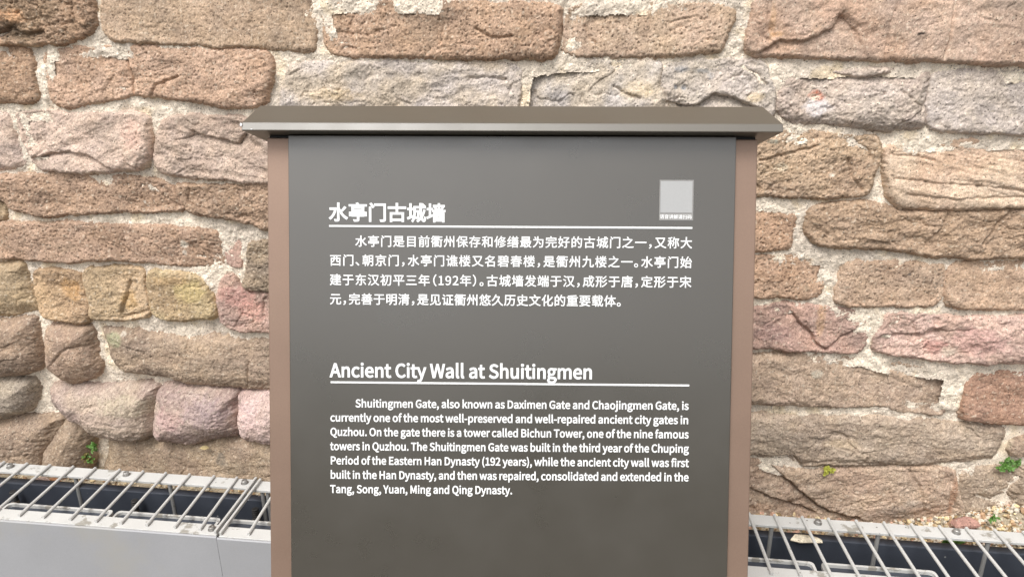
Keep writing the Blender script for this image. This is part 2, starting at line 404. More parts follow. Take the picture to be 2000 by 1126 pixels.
# fractures: points, groove depth, groove width, step (the right-hand side, looking along the points, drops back), fall-off
CRACKS = [
 ([(236,90),(252,120),(264,150),(269,184)], .010,.0028, .004,.06),
 ([(303,185),(310,166),(335,158),(355,148)], .007,.0025, .003,.04),
 ([(208,180),(225,150),(240,95)], .002,.004, .002,.05),
 ([(70,309),(110,297),(140,293),(185,301),(232,328)], .004,.003, .016,.06),
 ([(255,300),(262,318),(275,326)], .005,.003, .003,.03),
 ([(383,254),(400,262),(430,270),(470,281),(482,262)], .006,.003, .012,.05),
 ([(1302,198),(1340,207),(1362,203),(1392,183),(1430,190),(1480,212)], .004,.003, .020,.06),
 ([(1448,130),(1480,150),(1495,165)], .006,.003, .003,.03),
 ([(1200,168),(1232,188),(1250,190)], .005,.003, .004,.04),
 ([(920,152),(955,150),(990,155)], .005,.003, .003,.03),
 ([(1462,108),(1500,92),(1520,78),(1565,82),(1620,56),(1638,30)], .002,.004, .012,.07),
 ([(1638,30),(1668,60),(1690,116)], .002,.004, .006,.04),
 ([(1752,0),(1737,40),(1720,113)], .004,.0025, .002,.05),
 ([(1864,3),(1850,70),(1836,115)], .006,.0025, .003,.05),
 ([(1500,2),(1498,40),(1508,72)], .004,.004, .003,.03),
 ([(1560,136),(1620,143),(1680,152),(1720,148),(1790,132)], .006,.004, .012,.035),
 ([(1482,312),(1520,303),(1560,292),(1590,285)], .006,.003, .004,.04),
 ([(1660,270),(1690,290),(1700,305)], .006,.003, .005,.04),
 ([(1655,310),(1662,345),(1680,368)], .006,.003, .004,.04),
 ([(1545,606),(1560,628),(1580,646),(1590,664),(1610,677)], .008,.003, .010,.05),
 ([(1608,678),(1640,655),(1692,632)], .007,.003, .006,.05),
 ([(1910,474),(1930,448),(1950,425),(1966,406)], .006,.003, .006,.05),
 ([(1800,470),(1830,440),(1850,405)], .002,.003, .006,.05),
 ([(1722,652),(1760,648),(1795,650),(1830,640)], .006,.004, .010,.035),
 ([(373,655),(376,695)], .004,.0025, .002,.04),
 ([(494,700),(491,752)], .006,.0025, .004,.04),
 ([(260,545),(256,575),(248,605)], .004,.003, -.008,.04),
 ([(250,612),(280,605),(300,600)], .004,.003, .006,.03),
 ([(1495,900),(1525,924),(1560,952),(1590,978),(1620,992),(1672,1003)], .012,.004, .018,.07),
 ([(1460,948),(1500,965),(1540,978),(1590,995)], .008,.003, .012,.05),
 ([(1764,905),(1790,940),(1800,990)], .003,.003, .003,.05),
 ([(1840,925),(1850,960),(1848,1010)], .003,.003, -.005,.03),
 ([(1460,885),(1545,884),(1556,897)], .006,.004, .010,.03),
 ([(1556,902),(1600,893),(1650,897),(1700,900)], .003,.003, -.006,.03),
 ([(1985,930),(1962,955),(1965,985),(1980,1000)], .007,.003, .006,.04),
 ([(1900,960),(1930,972),(1955,962)], .005,.003, .004,.03),
 ([(1735,300),(1790,304),(1822,313)], .005,.0025, .003,.03),
 ([(1740,345),(1830,355),(1930,362),(2010,372)], .004,.0025, .003,.03),
 ([(1760,375),(1850,385),(2000,380)], .003,.0025, .003,.03),
 ([(0,70),(30,52),(60,66),(95,60)], .008,.006, .014,.04),
 ([(862,10),(858,60),(868,100)], .004,.003, .004,.05),
 ([(930,55),(960,75),(1000,70)], .006,.003, .004,.03),
 ([(1140,50),(1150,75),(1165,88)], .006,.003, -.006,.03),
 ([(640,60),(720,68),(780,50)], .003,.003, .002,.04),
 ([(1675,698),(1664,740)], .003,.0025, .001,.03),
 ([(1665,725),(1740,735),(1800,760)], .002,.003, .002,.04),
 ([(120,700),(150,668),(190,664)], .004,.003, .005,.03),
]
# stains and lichens of their own shape: centre, radii, colour, strength
STAINS = [
 ((10,55),(45,28),(58,50,42),.85),((60,72),(50,14),(62,54,44),.7),((5,15),(18,16),(70,60,50),.6),((35,32),(28,16),(212,164,124),.7),
 ((830,40),(45,55),(128,112,96),.55),((870,25),(25,22),(110,98,86),.5),((1260,45),(18,40),(140,112,96),.35),
 ((200,245),(38,16),(140,124,112),.55),((375,235),(30,14),(132,120,108),.6),((270,262),(26,34),(198,152,134),.4),
 ((690,145),(26,14),(134,126,116),.6),((660,185),(50,14),(190,164,124),.5),((840,145),(40,10),(140,132,124),.55),((790,180),(28,24),(150,138,126),.35),
 ((1330,135),(16,8),(112,120,130),.7),((1372,138),(18,6),(112,120,128),.7),((1386,148),(8,8),(112,118,126),.6),((1318,170),(5,6),(104,112,122),.9),((1334,171),(6,6),(104,112,122),.9),
 ((1440,170),(40,26),(204,192,188),.5),((1470,190),(20,10),(206,180,136),.5),((1240,175),(40,18),(200,176,134),.5),
 ((1590,210),(28,22),(208,204,208),.6),((1591,186),(17,11),(176,96,68),1.0),((1590,189),(12,7),(226,206,186),1.0),
 ((1791,67),(10,3.5),(30,26,24),1.0),((1786,68),(4,4),(30,26,24),1.0),((1950,12),(60,12),(120,110,100),.5),((1745,6),(30,6),(120,106,98),.5),
 ((1505,45),(7,42),(196,160,124),.6),((1514,68),(14,5),(208,166,124),.7),
 ((1800,353),(6,2.5),(40,32,26),.9),((1850,353),(7,2),(60,48,38),.8),((1903,362),(5,2.5),(50,40,32),.9),((1854,377),(5,2.5),(50,40,32),.9),((1735,340),(5,3),(50,40,34),.8),
 ((365,475),(8,9),(206,200,186),.9),((366,490),(5,6),(196,190,178),.8),((140,480),(24,10),(132,116,96),.45),((1500,530),(60,20),(150,112,86),.2),
 ((148,560),(24,22),(206,160,104),.55),((262,580),(16,22),(202,164,110),.6),((375,565),(32,24),(196,178,122),.6),((340,545),(40,10),(206,170,124),.4),
 ((470,575),(40,24),(196,142,134),.5),((500,600),(30,22),(206,150,138),.5),
 ((236,655),(20,14),(150,152,122),.85),((252,645),(6,5),(208,198,184),.9),((440,648),(7,5),(120,124,126),.7),((340,690),(40,16),(132,112,96),.5),((320,722),(40,10),(96,84,74),.6),((440,700),(50,20),(128,112,98),.5),((470,740),(40,12),(110,96,82),.5),
 ((30,650),(26,18),(106,92,80),.5),((45,700),(40,16),(104,90,78),.4),((130,700),(34,22),(110,92,80),.45),
 ((270,780),(60,20),(184,176,148),.45),((350,800),(34,20),(190,152,150),.5),((420,790),(46,30),(150,130,138),.5),((420,840),(60,14),(120,104,108),.4),((500,800),(28,30),(214,184,182),.5),
 ((190,800),(60,16),(150,128,122),.4),
 ((440,888),(13,12),(112,106,98),.8),((470,900),(26,14),(122,112,98),.45),((290,905),(26,10),(126,112,94),.4),((345,895),(40,16),(120,104,90),.4),((310,850),(60,8),(110,98,84),.4),
 ((1600,620),(10,40),(194,156,110),.45),((1510,645),(40,20),(140,112,112),.45),((1900,660),(60,26),(206,160,154),.5),((1820,672),(30,14),(172,104,100),.5),((1845,680),(22,10),(200,190,170),.6),
 ((1560,850),(50,20),(132,122,112),.45),((1500,865),(40,20),(128,116,102),.5),((1640,860),(40,10),(190,166,132),.35),((1850,880),(70,14),(140,118,98),.4),
 ((1760,990),(50,18),(112,106,100),.6),((1790,975),(34,8),(196,188,176),.5),((1700,1000),(40,12),(120,110,100),.5),((1855,960),(8,40),(160,118,92),.7),((1800,985),(40,20),(168,134,108),.4),
 ((1500,1008),(60,10),(126,96,74),.6),((1480,985),(40,8),(180,146,122),.5),
 ((1480,275),(6,4),(160,160,150),.7),((1508,275),(12,6),(150,152,140),.9),((1525,325),(16,10),(186,176,156),.7),((1620,340),(6,4),(214,204,190),.8),
 ((1570,560),(8,8),(132,118,100),.7),((1510,565),(8,5),(134,118,100),.6),((1970,545),(8,12),(134,112,96),.7),((1772,533),(4,4),(92,86,82),.9),((1590,725),(16,8),(176,178,166),.5),
]
def to_uv(pts): return np.array([on_wall(a, b) for a, b in pts])
def seg_dist(U, V, P, closed=True):
    """distance to a polyline, side of the nearest segment and, for closed outlines, the inside mask"""
    n = len(P); best = np.full(U.shape, 1e9); side = np.zeros(U.shape); ins = np.zeros(U.shape, bool)
    endf = np.ones(U.shape)
    for i in range(n if closed else n-1):
        a = P[i]; b = P[(i+1) % n]; e = b - a; L2 = e @ e + 1e-12
        t = ((U-a[0])*e[0] + (V-a[1])*e[1]) / L2
        tc = np.clip(t, 0, 1)
        dx = U-a[0]-tc*e[0]; dy = V-a[1]-tc*e[1]
        d = np.hypot(dx, dy)
        m = d < best
        best = np.where(m, d, best)
        if closed:
            c = ((a[1] > V) != (b[1] > V)) & (U < (b[0]-a[0])*(V-a[1])/((b[1]-a[1]) if abs(b[1]-a[1]) > 1e-12 else 1e-12) + a[0])
            ins ^= c
        else:
            side = np.where(m, np.sign(e[0]*dy - e[1]*dx), side)
            over = np.zeros(U.shape)
            if i == 0: over = np.maximum(over, -t*math.sqrt(L2))
            if i == n-2: over = np.maximum(over, (t-1)*math.sqrt(L2))
            endf = np.where(m, np.exp(-np.clip(over, 0, None)/0.008), endf)
    return (np.where(ins, best, -best), None) if closed else (best, side, endf)

ALB = 1.0                                    # picture brightness to paint-chip brightness
def chaikin(P, k=2, q=0.18):
    for _ in range(k):
        a = P; b = np.roll(P, -1, 0)
        P = np.stack([a*(1-q)+b*q, a*q+b*(1-q)], 1).reshape(-1, 2)
    return P
def grid_mesh(name, U, V, Hh, C, keep, mat, extra=None):
    """faces of a regular grid where keep (per cell) holds; local x = along, y = into the wall, z = up"""
    ny, nx = U.shape
    used = np.zeros((ny, nx), bool)
    used[:-1, :-1] |= keep; used[1:, :-1] |= keep; used[:-1, 1:] |= keep; used[1:, 1:] |= keep
    return used

class Cloud:
    """collects pieces into one big mesh"""
    def __init__(s): s.v = []; s.f = []; s.c = []; s.n = 0
    def grid(s, U, V, Hh, C, keep):
        ny, nx = U.shape
        used = np.zeros((ny, nx), bool)
        used[:-1, :-1] |= keep; used[1:, :-1] |= keep; used[:-1, 1:] |= keep; used[1:, 1:] |= keep
        idx = np.full((ny, nx), -1, np.int64); k = int(used.sum())
        idx[used] = np.arange(k) + s.n
        s.v.append(np.stack([U[used], -Hh[used], V[used]], 1)); s.c.append(C[used])
        a = idx[:-1, :-1][keep]; b = idx[:-1, 1:][keep]; c = idx[1:, 1:][keep]; d = idx[1:, :-1][keep]
        s.f.append(np.stack([a, b, c, d], 1)); s.n += k
    def raw(s, v, f, c):
        s.v.append(np.asarray(v, float)); s.c.append(np.asarray(c, float)); s.f.append(np.asarray(f, np.int64) + s.n); s.n += len(v)
    def mesh(s, name):
        v = np.concatenate(s.v); f = np.concatenate(s.f); c = np.concatenate(s.c)
        me = bpy.data.meshes.new(name)
        me.vertices.add(len(v)); me.vertices.foreach_set('co', v.astype(np.float32).ravel())
        me.loops.add(f.size); me.loops.foreach_set('vertex_index', f.astype(np.int32).ravel())
        me.polygons.add(len(f))
        me.polygons.foreach_set('loop_start', (np.arange(len(f))*f.shape[1]).astype(np.int32))
        me.polygons.foreach_set('loop_total', np.full(len(f), f.shape[1], np.int32))
        me.polygons.foreach_set('use_smooth', np.ones(len(f), bool))
        me.update(calc_edges=True)
        at = me.color_attributes.new('tint', 'FLOAT_COLOR', 'POINT')
        at.data.foreach_set('color', np.concatenate([c, np.ones((len(c), 1))], 1).astype(np.float32).ravel())
        return me

def terrace(x, k, sharp=0.22):
    y = x*k; f = np.floor(y); t = y-f
    return (f + smooth(0.5-sharp, 0.5+sharp, t)) / k

crk = []
for pts, dp, w, st, fo in CRACKS:
    P = to_uv(pts); crk.append((P, P.min(0)-0.10, P.max(0)+0.10, dp, w, st, fo))
stn = []
for c, rr, colr, k in STAINS:
    p = on_wall(*c); q = on_wall(c[0]+rr[0], c[1]); q2 = on_wall(c[0], c[1]+rr[1])
    stn.append((p, abs(q[0]-p[0]), abs(q2[1]-p[1]), np.array(lin(colr, ALB)), k))

STEP = 0.0023
VIS0, VIS1 = on_wall(-90, 1100), on_wall(2090, -60)

def stone_surface(U, V, d, S, k, centre, fine):
    H, r, ro = S['H']*(.64 if S['r'] < .045 else .85), S['r'], S['rough']
    rr = np.random.default_rng(100+k)
    if r <= .036: r = r*.48
    t = np.clip((d+0.004)/r, 0, 1)
    an = rr.normal(0, .22); st = S.get('bed', rr.uniform(.72, 1.0))
    U0, V0_ = U, V
    U, V = (math.cos(an)*U + math.sin(an)*V)*st, (-math.sin(an)*U + math.cos(an)*V)/st**.5
    centre = np.array([(math.cos(an)*centre[0] + math.sin(an)*centre[1])*st, (-math.sin(an)*centre[0] + math.cos(an)*centre[1])/st**.5])
    prof = np.sqrt(np.clip(1-(1-t)**2, 0, 1))
    h = -0.03 + (H+0.03)*prof
    if r > .04: h += 0.25*H*np.clip(d/ (r*1.6), 0, 1)
    tx, ty = rr.normal(0, .025), rr.normal(0, .035) + S['tilt']
    inner = smooth(0, .022, d)
    h -= .10*np.clip(V-centre[1], -.08, .08)             # faces lean out towards their lower edge
    h += (tx*(U-centre[0]) + ty*(V-centre[1])) * inner
    h += ro*.0060*fbm(U, V*1.25, 11, 3, 5+k) * inner
    led = fbm(U*.8, V*1.3, 16, 3, 40+k)
    h += S['ledge']*.0060*(terrace(led, 5.0) - led*.3) * inner
    ridg = 1-np.abs(fbm(U, V, 34, 3, 70+k))*2.2
    h += ro*.0014*ridg * inner
    h += ro*.0014*fbm(U, V, 85, 3, 90+k, .6)
    # hairline fractures and thin spalls
    ck = np.abs(fbm(U*.9, V, 10, 3, 610+k)); on = smooth(.02, .25, fbm(U, V, 6, 2, 640+k))
    h -= (.0045*ro*np.exp(-(ck/.022)**2)*on + .0022*ro*smooth(.0, .02, fbm(U*.9, V, 10, 3, 610+k))*on)*inner
    ck2 = np.abs(fbm(U*.6, V*1.4, 24, 2, 670+k)); on2 = smooth(.10, .35, fbm(U, V, 9, 2, 690+k))
    h -= .003*ro*np.exp(-(ck2/.03)**2)*on2*inner
    if fine: h += ro*.0005*rr.normal(0, 1, U.shape) + ro*.0008*perlin(U*210, V*210, 13+k)
    # weather pits
    pit = fbm(U0, V0_, 165, 2, 150+k)
    h -= S['hole']*.0046*smooth(.32, .46, pit)
    return h

def stone_colour(U, V, d, S, k, h):
    rr = np.random.default_rng(300+k)
    mean = np.array(lin((170, 145, 120), ALB))             # one quarry: tones drawn together
    c1 = .78*np.array(lin(S['col'], ALB)) + .22*mean; c2 = .78*np.array(lin(S['col2'], ALB)) + .22*mean
    f = smooth(-.25, .3, fbm(U, V, 9, 4, 200+k))[..., None]
    C = c1*(1-f) + c2*f
    w = fbm(U, V, 22, 4, 230+k)                          # hue drift, warm to violet
    C = C*(1 + np.stack([.05*w, .02*w, -.07*w], -1))
    C = C*(1 + .30*fbm(U, V, 5, 3, 260+k) + .26*fbm(U*.7, V*1.4, 46, 3, 270+k))[..., None]
    g = smooth(.10, .55, fbm(U, V*1.5, 12, 5, 280+k))*S['grime']   # sooty weathering
    C = C*(1-.55*g[..., None])
    C = C*np.exp(rr.normal(0, .13, U.shape))[..., None]            # single grains
    pit = smooth(.32, .46, fbm(U, V, 165, 2, 150+k))*S['hole']
    C = C*(1-.5*pit[..., None])  # shade inside the weather pits painted into the stone colour
    pale = smooth(.36, .48, fbm(U, V, 120, 2, 350+k))[..., None]*.4
    C = C*(1-pale) + np.array(lin((216, 200, 174), ALB))*pale
    lum = C.mean(-1, keepdims=True); C = (lum + np.array([.80, .74, .76])*(C-lum))*1.07
    # mortar smeared over the arris
    e = smooth(.006, -.004, d + .012*fbm(U, V, 30, 3, 400+k) + .004)[..., None]*.6
    C = C*(1-e) + np.array(lin((206, 192, 168), ALB))*e
    return C

def build_wall():
    root = empty('stone_wall', frame(W_O - W_V*(W_O[2]/W_V[2]), W_U, -W_N, W_V))
    V0 = W_O[2]/W_V[2]                                   # local height of the survey origin
    tag(root, 'old city wall of rough brown, pink and violet sandstone blocks in pale lime mortar', 'wall')
    stones = Cloud(); mortar = Cloud()
    # lattice for the mortar and for the cover of every stone
    u0, u1, v0, v1 = VIS0[0]-.02, VIS1[0]+.02, VIS0[1]-.02, VIS1[1]+.02
    gu = np.arange(u0, u1, STEP); gv = np.arange(v0, v1, STEP)
    cover = np.full((len(gv), len(gu)), -1.0)
    top = -9.
    for k, S in enumerate(STONES):
        P = chaikin(to_uv(S['pts'])); cen = P.mean(0)
        coarse = S.get('coarse', False)
        pad = .026
        a0, a1 = P.min(0)-pad, P.max(0)+pad
        i0 = math.floor((a0[0]-u0)/STEP); i1 = math.ceil((a1[0]-u0)/STEP); j0 = math.floor((a0[1]-v0)/STEP); j1 = math.ceil((a1[1]-v0)/STEP)
        sub = 3 if coarse else 1
        U, V = np.meshgrid(u0+np.arange(i0, i1+1, sub)*STEP, v0+np.arange(j0, j1+1, sub)*STEP)
        wu = U + .0060*fbm(U, V, 18, 2, 7) + .0024*fbm(U, V, 75, 2, 21)
        wv = V + .0060*fbm(U, V, 18, 2, 33) + .0030*fbm(U, V, 75, 2, 45)
        wu = wu + .0028*fbm(U, V, 150, 2, 57); wv = wv + .0028*fbm(U, V, 150, 2, 69)
        d, _ = seg_dist(wu, wv, P)
        d = d + .0092
        h = stone_surface(U, V, d, S, k, cen, not coarse)
        cu = cv = None
        for (Q, lo, hi, dp, w, st, fo) in crk:
            if coarse or hi[0] < a0[0] or lo[0] > a1[0] or hi[1] < a0[1] or lo[1] > a1[1]: continue
            if cu is None: cu = U + .0045*fbm(U, V, 40, 3, 3); cv = V + .0045*fbm(U, V, 40, 3, 61)
            dd, sd, ef = seg_dist(cu, cv, Q, False)
            h -= dp*np.exp(-(dd/w)**2)*ef
            # one lip of the fracture has fallen away
            if st >= 0: h -= st*np.exp(-dd/fo)*ef*smooth(-.0015, .0015, -sd*dd)*smooth(-.004, .02, d)
            else: h -= -st*np.exp(-dd/fo)*ef*smooth(-.0015, .0015, sd*dd)*smooth(-.004, .02, d)
        C = stone_colour(U, V, d, S, k, h)
        if not coarse:
            for (p, ru, rv, cc, kk) in stn:
                if p[0]+2*ru < a0[0] or p[0]-2*ru > a1[0] or p[1]+2*rv < a0[1] or p[1]-2*rv > a1[1]: continue
                ia = np.clip(np.searchsorted(U[0], [p[0]-2*ru, p[0]+2*ru]), 0, U.shape[1]); ja = np.clip(np.searchsorted(V[:, 0], [p[1]-2*rv, p[1]+2*rv]), 0, U.shape[0])
                if ia[1] <= ia[0] or ja[1] <= ja[0]: continue
                sl = (slice(*ja), slice(*ia)); us, vs_ = U[sl], V[sl]
                q = np.sqrt(((us-p[0])/ru)**2 + ((vs_-p[1])/rv)**2)
                q = q + .55*fbm(us, vs_, 45, 4, int(p[0]*900) % 97)*(1 if ru > .008 else .5)
                f = (smooth(1.15, .55, q)*kk*.9*np.clip(.75+.6*fbm(us, vs_, 160, 2, 19), 0, 1.2))[..., None].clip(0, 1)
                C[sl] = C[sl]*(1-f) + cc*f
        dc = np.minimum(np.minimum(d[:-1, :-1], d[1:, :-1]), np.minimum(d[:-1, 1:], d[1:, 1:]))
        stones.grid(U, V+V0, h, np.clip(C, .004, .9), dc > -.006)
        top = max(top, a1[1])
        if not coarse:
            jj0, jj1, ii0, ii1 = max(j0, 0), min(j1+1, len(gv)), max(i0, 0), min(i1+1, len(gu))
            if jj1 > jj0 and ii1 > ii0:
                blk = d[jj0-j0:jj1-j0, ii0-i0:ii1-i0]
                cover[jj0:jj1, ii0:ii1] = np.maximum(cover[jj0:jj1, ii0:ii1], blk)
    def mort(U, V, fine):
        low = smooth(-.02, -.30, V - .03*U)                # towards the foot the joints are washed out
        left = smooth(-.2, -.8, U)
        h = .0075 + .005*fbm(U, V, 9, 3, 501) + .0045*fbm(U, V, 40, 3, 511) + .0013*fbm(U, V, 110, 3, 521, .6)
        h -= .007*smooth(.2, .4, fbm(U, V, 7, 2, 541)) + .010*low + .012*smooth(.30, .2, V)*left + .022*smooth(.15, .02, V)*left
        h += .0025*terrace(fbm(U, V, 20, 3, 551), 4)
        if fine: h += np.random.default_rng(9).normal(0, .0008, U.shape)
        a, b, c = np.array(lin((230, 216, 198), ALB)), np.array(lin((210, 197, 182), ALB)), np.array(lin((224, 203, 170), ALB))
        f = smooth(-.3, .35, fbm(U, V, 8, 4, 561))[..., None]
        C = a*(1-f) + b*f
        f = (smooth(.12, .5, fbm(U, V, 15, 4, 571))*.6)[..., None]; C = C*(1-f)+c*f
        f = (smooth(.2, .55, fbm(U, V, 26, 4, 581))*.3)[..., None]; C = C*(1-f)+np.array(lin((160, 148, 128), ALB))*f
        f = (low*left*.55)[..., None]; C = C*(1-f)+np.array(lin((150, 138, 116), ALB))*f
        C = C*(1+.22*fbm(U, V, 70, 3, 591))[..., None]*np.exp(np.random.default_rng(10).normal(0, .08, U.shape))[..., None]
        return h, np.clip(C, .01, .9)
    U, V = np.meshgrid(gu, gv)
    h, C = mort(U, V, True)
    cc = np.maximum(np.maximum(cover[:-1, :-1], cover[1:, :-1]), np.maximum(cover[:-1, 1:], cover[1:, 1:]))
    mortar.grid(U, V+V0, h, C, cc < .035)
    # coarse mortar outside the fine field
    cs = .012
    U, V = np.meshgrid(np.arange(-3.1, 3.0, cs), np.arange(-.40, top+.03, cs))
    h, C = mort(U, V, False)
    inside = (U[:-1, :-1] > u0+cs) & (U[:-1, :-1] < u1-2*cs) & (V[:-1, :-1] > v0+cs) & (V[:-1, :-1] < v1-2*cs)
    mortar.grid(U, V+V0, h-.004, C, ~inside)
    # the body of the wall behind its face
    x0, x1, z0, z1 = -3.15, 3.05, -.02, top+V0+.02
    bv = [(x0,.06,z0),(x1,.06,z0),(x1,.9,z0),(x0,.9,z0),(x0,.06,z1),(x1,.06,z1),(x1,.9,z1),(x0,.9,z1)]
    mortar.raw(bv, [(0,3,2,1),(4,5,6,7),(0,1,5,4),(1,2,6,5),(2,3,7,6),(3,0,4,7)], np.tile(np.array(lin((170,150,125), ALB)), (8, 1)))
    link('stonework', stones.mesh('stonework'), M_STONE, root)
    link('mortar', mortar.mesh('mortar'), M_MORTAR, root)
    return root
build_wall()

# ------------------------------------------------------------------ ground
def build_ground():
    bm = bmesh.new(); box(bm, -60, 60, -60, 60, -.3, 0)
    tag(bm_obj('paving', bm, M_PAVE), kind='structure')
build_ground()
def build_added_hill():
    # added rise, unseen behind the viewer, to darken the sign's lower reflection
    rng = random.Random(8); bm = bmesh.new(); rows = []
    nx, ny = 60, 8
    for i in range(nx+1):
        a = R(100 + 160*i/nx); row = []
        for j in range(ny+1):
            d = 34 + 9*j; h = 11.5*math.sin(math.pi*min(1, (j+.0)/ny*.8))*(.8+.2*math.sin(i*.7)) + rng.uniform(-.5, .5) - .2
            row.append(bm.verts.new((math.sin(a)*d, math.cos(a)*d, h if j else -.1)))
        rows.append(row)
    for i in range(nx):
        for j in range(ny): bm.faces.new((rows[i][j], rows[i+1][j], rows[i+1][j+1], rows[i][j+1]))
    tag(bm_obj('added_hill', bm, paint('added_hill_green', lin((66, 74, 52)), rough=.95, spec=.1, grain=.3, dirt=lin((48, 52, 40)), dirt_lo=.45, dirt_hi=.6, dirt_scale=1.2), smooth=True), kind='structure')
build_added_hill()

# ------------------------------------------------------------------ the light trough at the foot of the wall
YAW = R(6.3)
TA = np.array([math.cos(YAW), -math.sin(YAW), 0]); TB = np.array([math.sin(YAW), math.cos(YAW), 0])
TO = np.array([-.655, 1.590, 0.0])
TFR = frame(TO, TA, TB, (0, 0, 1))
ZT = .45
def along(px, py, z=ZT):
    """distance along the trough of a surveyed point, and its offset from the rear edge"""
    q = on_z(px, py, z) - TO
    return q @ TA, q @ TB

def bolt(parent, x, y, z):
    bm = bmesh.new()
    lathe(bm, [(.0095,0),(.0095,.0016)], (x,y,z), 16)
    lathe(bm, [(.0070,.0016),(.0073,.003),(.0073,.008),(.0062,.0092),(.0036,.0092),(.0033,.0072)], (x,y,z), 16)
    return bm_obj('bolt', bm, M_STEEL, parent)

def trough(x0, x1, rods, posts, bolts, fb, label, dz=0.0, ends=()):
    root = empty('light_trough', TFR @ Matrix.Translation((x0, 0, dz)))
    tag(root, label, 'light trough', 'barred light trough sections along the wall')
    L = x1-x0
    g = .0025
    bm = bmesh.new(); box(bm, g, L-g, -.042, -.003, ZT-.007, ZT); box(bm, g, L-g, -.009, -.0031, ZT-.012, ZT-.0071)
    bm_obj('rear_bar', bm, M_BAR, root, bevel=.0008, seg=1)
    bm = bmesh.new(); box(bm, g, L-g, -.222, -.186, ZT-.008, ZT)
    bm_obj('front_bar', bm, M_BAR, root, bevel=.0008, seg=1)
    # folded sheet front: lip, face
    bm = bmesh.new()
    prof = [(-.2205,ZT-.0085),(-.2235,ZT-.0015),(-.2255,ZT-.0015),(-.2275,ZT-.004),(-.2275,.03),(-.2245,.03),(-.2245,ZT-.0085)]
    ra = [bm.verts.new((.0004, y, z)) for y, z in prof]; rb = [bm.verts.new((L-.0004, y, z)) for y, z in prof]
    n = len(prof)
    for i in range(n): bm.faces.new((ra[i], ra[(i+1) % n], rb[(i+1) % n], rb[i]))
    bm.faces.new(ra[::-1]); bm.faces.new(rb)
    bm_obj('fascia', bm, M_FASCIA, root)
    bm = bmesh.new(); box(bm, g, L-g, -.224, -.05, .24, .246)
    bm_obj('floor_plate', bm, M_NAVY, root)
    for x in rods:
        bm = bmesh.new(); j = random.Random(int(x*1000)).uniform(-.002, .002)
        tube(bm, [(x-x0+j*.5, -.006, ZT+.0041), (x-x0+j+.009, -.212, ZT+.0041)], .0038, 10)
        bm_obj('crossbar', bm, M_ROD, root, smooth=False, bevel=0)
    for x in ends:
        bm = bmesh.new(); box(bm, x-x0-.003, x-x0+.003, -.219, -.004, ZT+.0003, ZT+.0095)
        bm_obj('end_bar', bm, M_ROD, root, bevel=.001, seg=1)
    for x in posts:
        bm = bmesh.new(); tube(bm, [(x-x0, -.034, ZT-.0072), (x-x0+.002, -.038, .2465)], .0052, 10)
        bm_obj('support_rod', bm, M_SROD, root)
    for x in bolts: bolt(root, x-x0, -.021, ZT)
    for x in fb: bolt(root, x-x0, -.204, ZT)
    return root

X_J = along(507, 934)[0]                                  # where the two sections butt
rl = [along(p, 907.5+p*.0575)[0] for p in (49, 94, 140, 184, 232, 279, 324, 371, 418, 463)]
sp = (rl[-1]-rl[0])/9
left_x0 = rl[0]-sp*12
rods_l = [rl[0]-sp*k for k in range(11, 0, -1)] + rl
rr_ = [along(px, py)[0] for px, py in ((1465,1008),(1515,1012),(1568,1015),(1621,1019),(1675,1022),(1730,1026),(1784,1030),(1838,1033),(1892,1037),(1947,1041))]
spr = (rr_[-1]-rr_[0])/9
rods_r = [x for x in (rr_[0]-spr*k for k in range(60, 0, -1)) if x > X_J+.03] + rr_ + [rr_[-1]+spr*k for k in range(1, 12)]
posts_l = [along(141,930)[0]-.55, along(141,930)[0]-.27, along(141,930)[0], along(326,943)[0], along(508,955)[0]]
pr = [along(1511,1027)[0], along(1721,1041)[0], along(1938,1056)[0]]
posts_r = [along(519,955)[0], pr[0]-.66, pr[0]-.44, pr[0]-.22] + pr + [pr[-1]+.25]
bl = [along(18,913)[0], along(248,926)[0], along(480,940)[0]]
br = [along(1598,1020)[0], along(1870,1040)[0]]
trough(left_x0, X_J, rods_l, posts_l, bl+[bl[0]-.30], [along(416,1031)[0]], 'barred light trough section left of the sign, with a wide plain grey front sheet', 0, (X_J-.006,))
trough(X_J, rods_r[-1]+.05, rods_r, posts_r, [bl[-1]+.32, br[0]-.36] + br, [X_J+.32], 'barred light trough section running behind the sign to the right edge of the photo', -.003, (X_J+.006,))

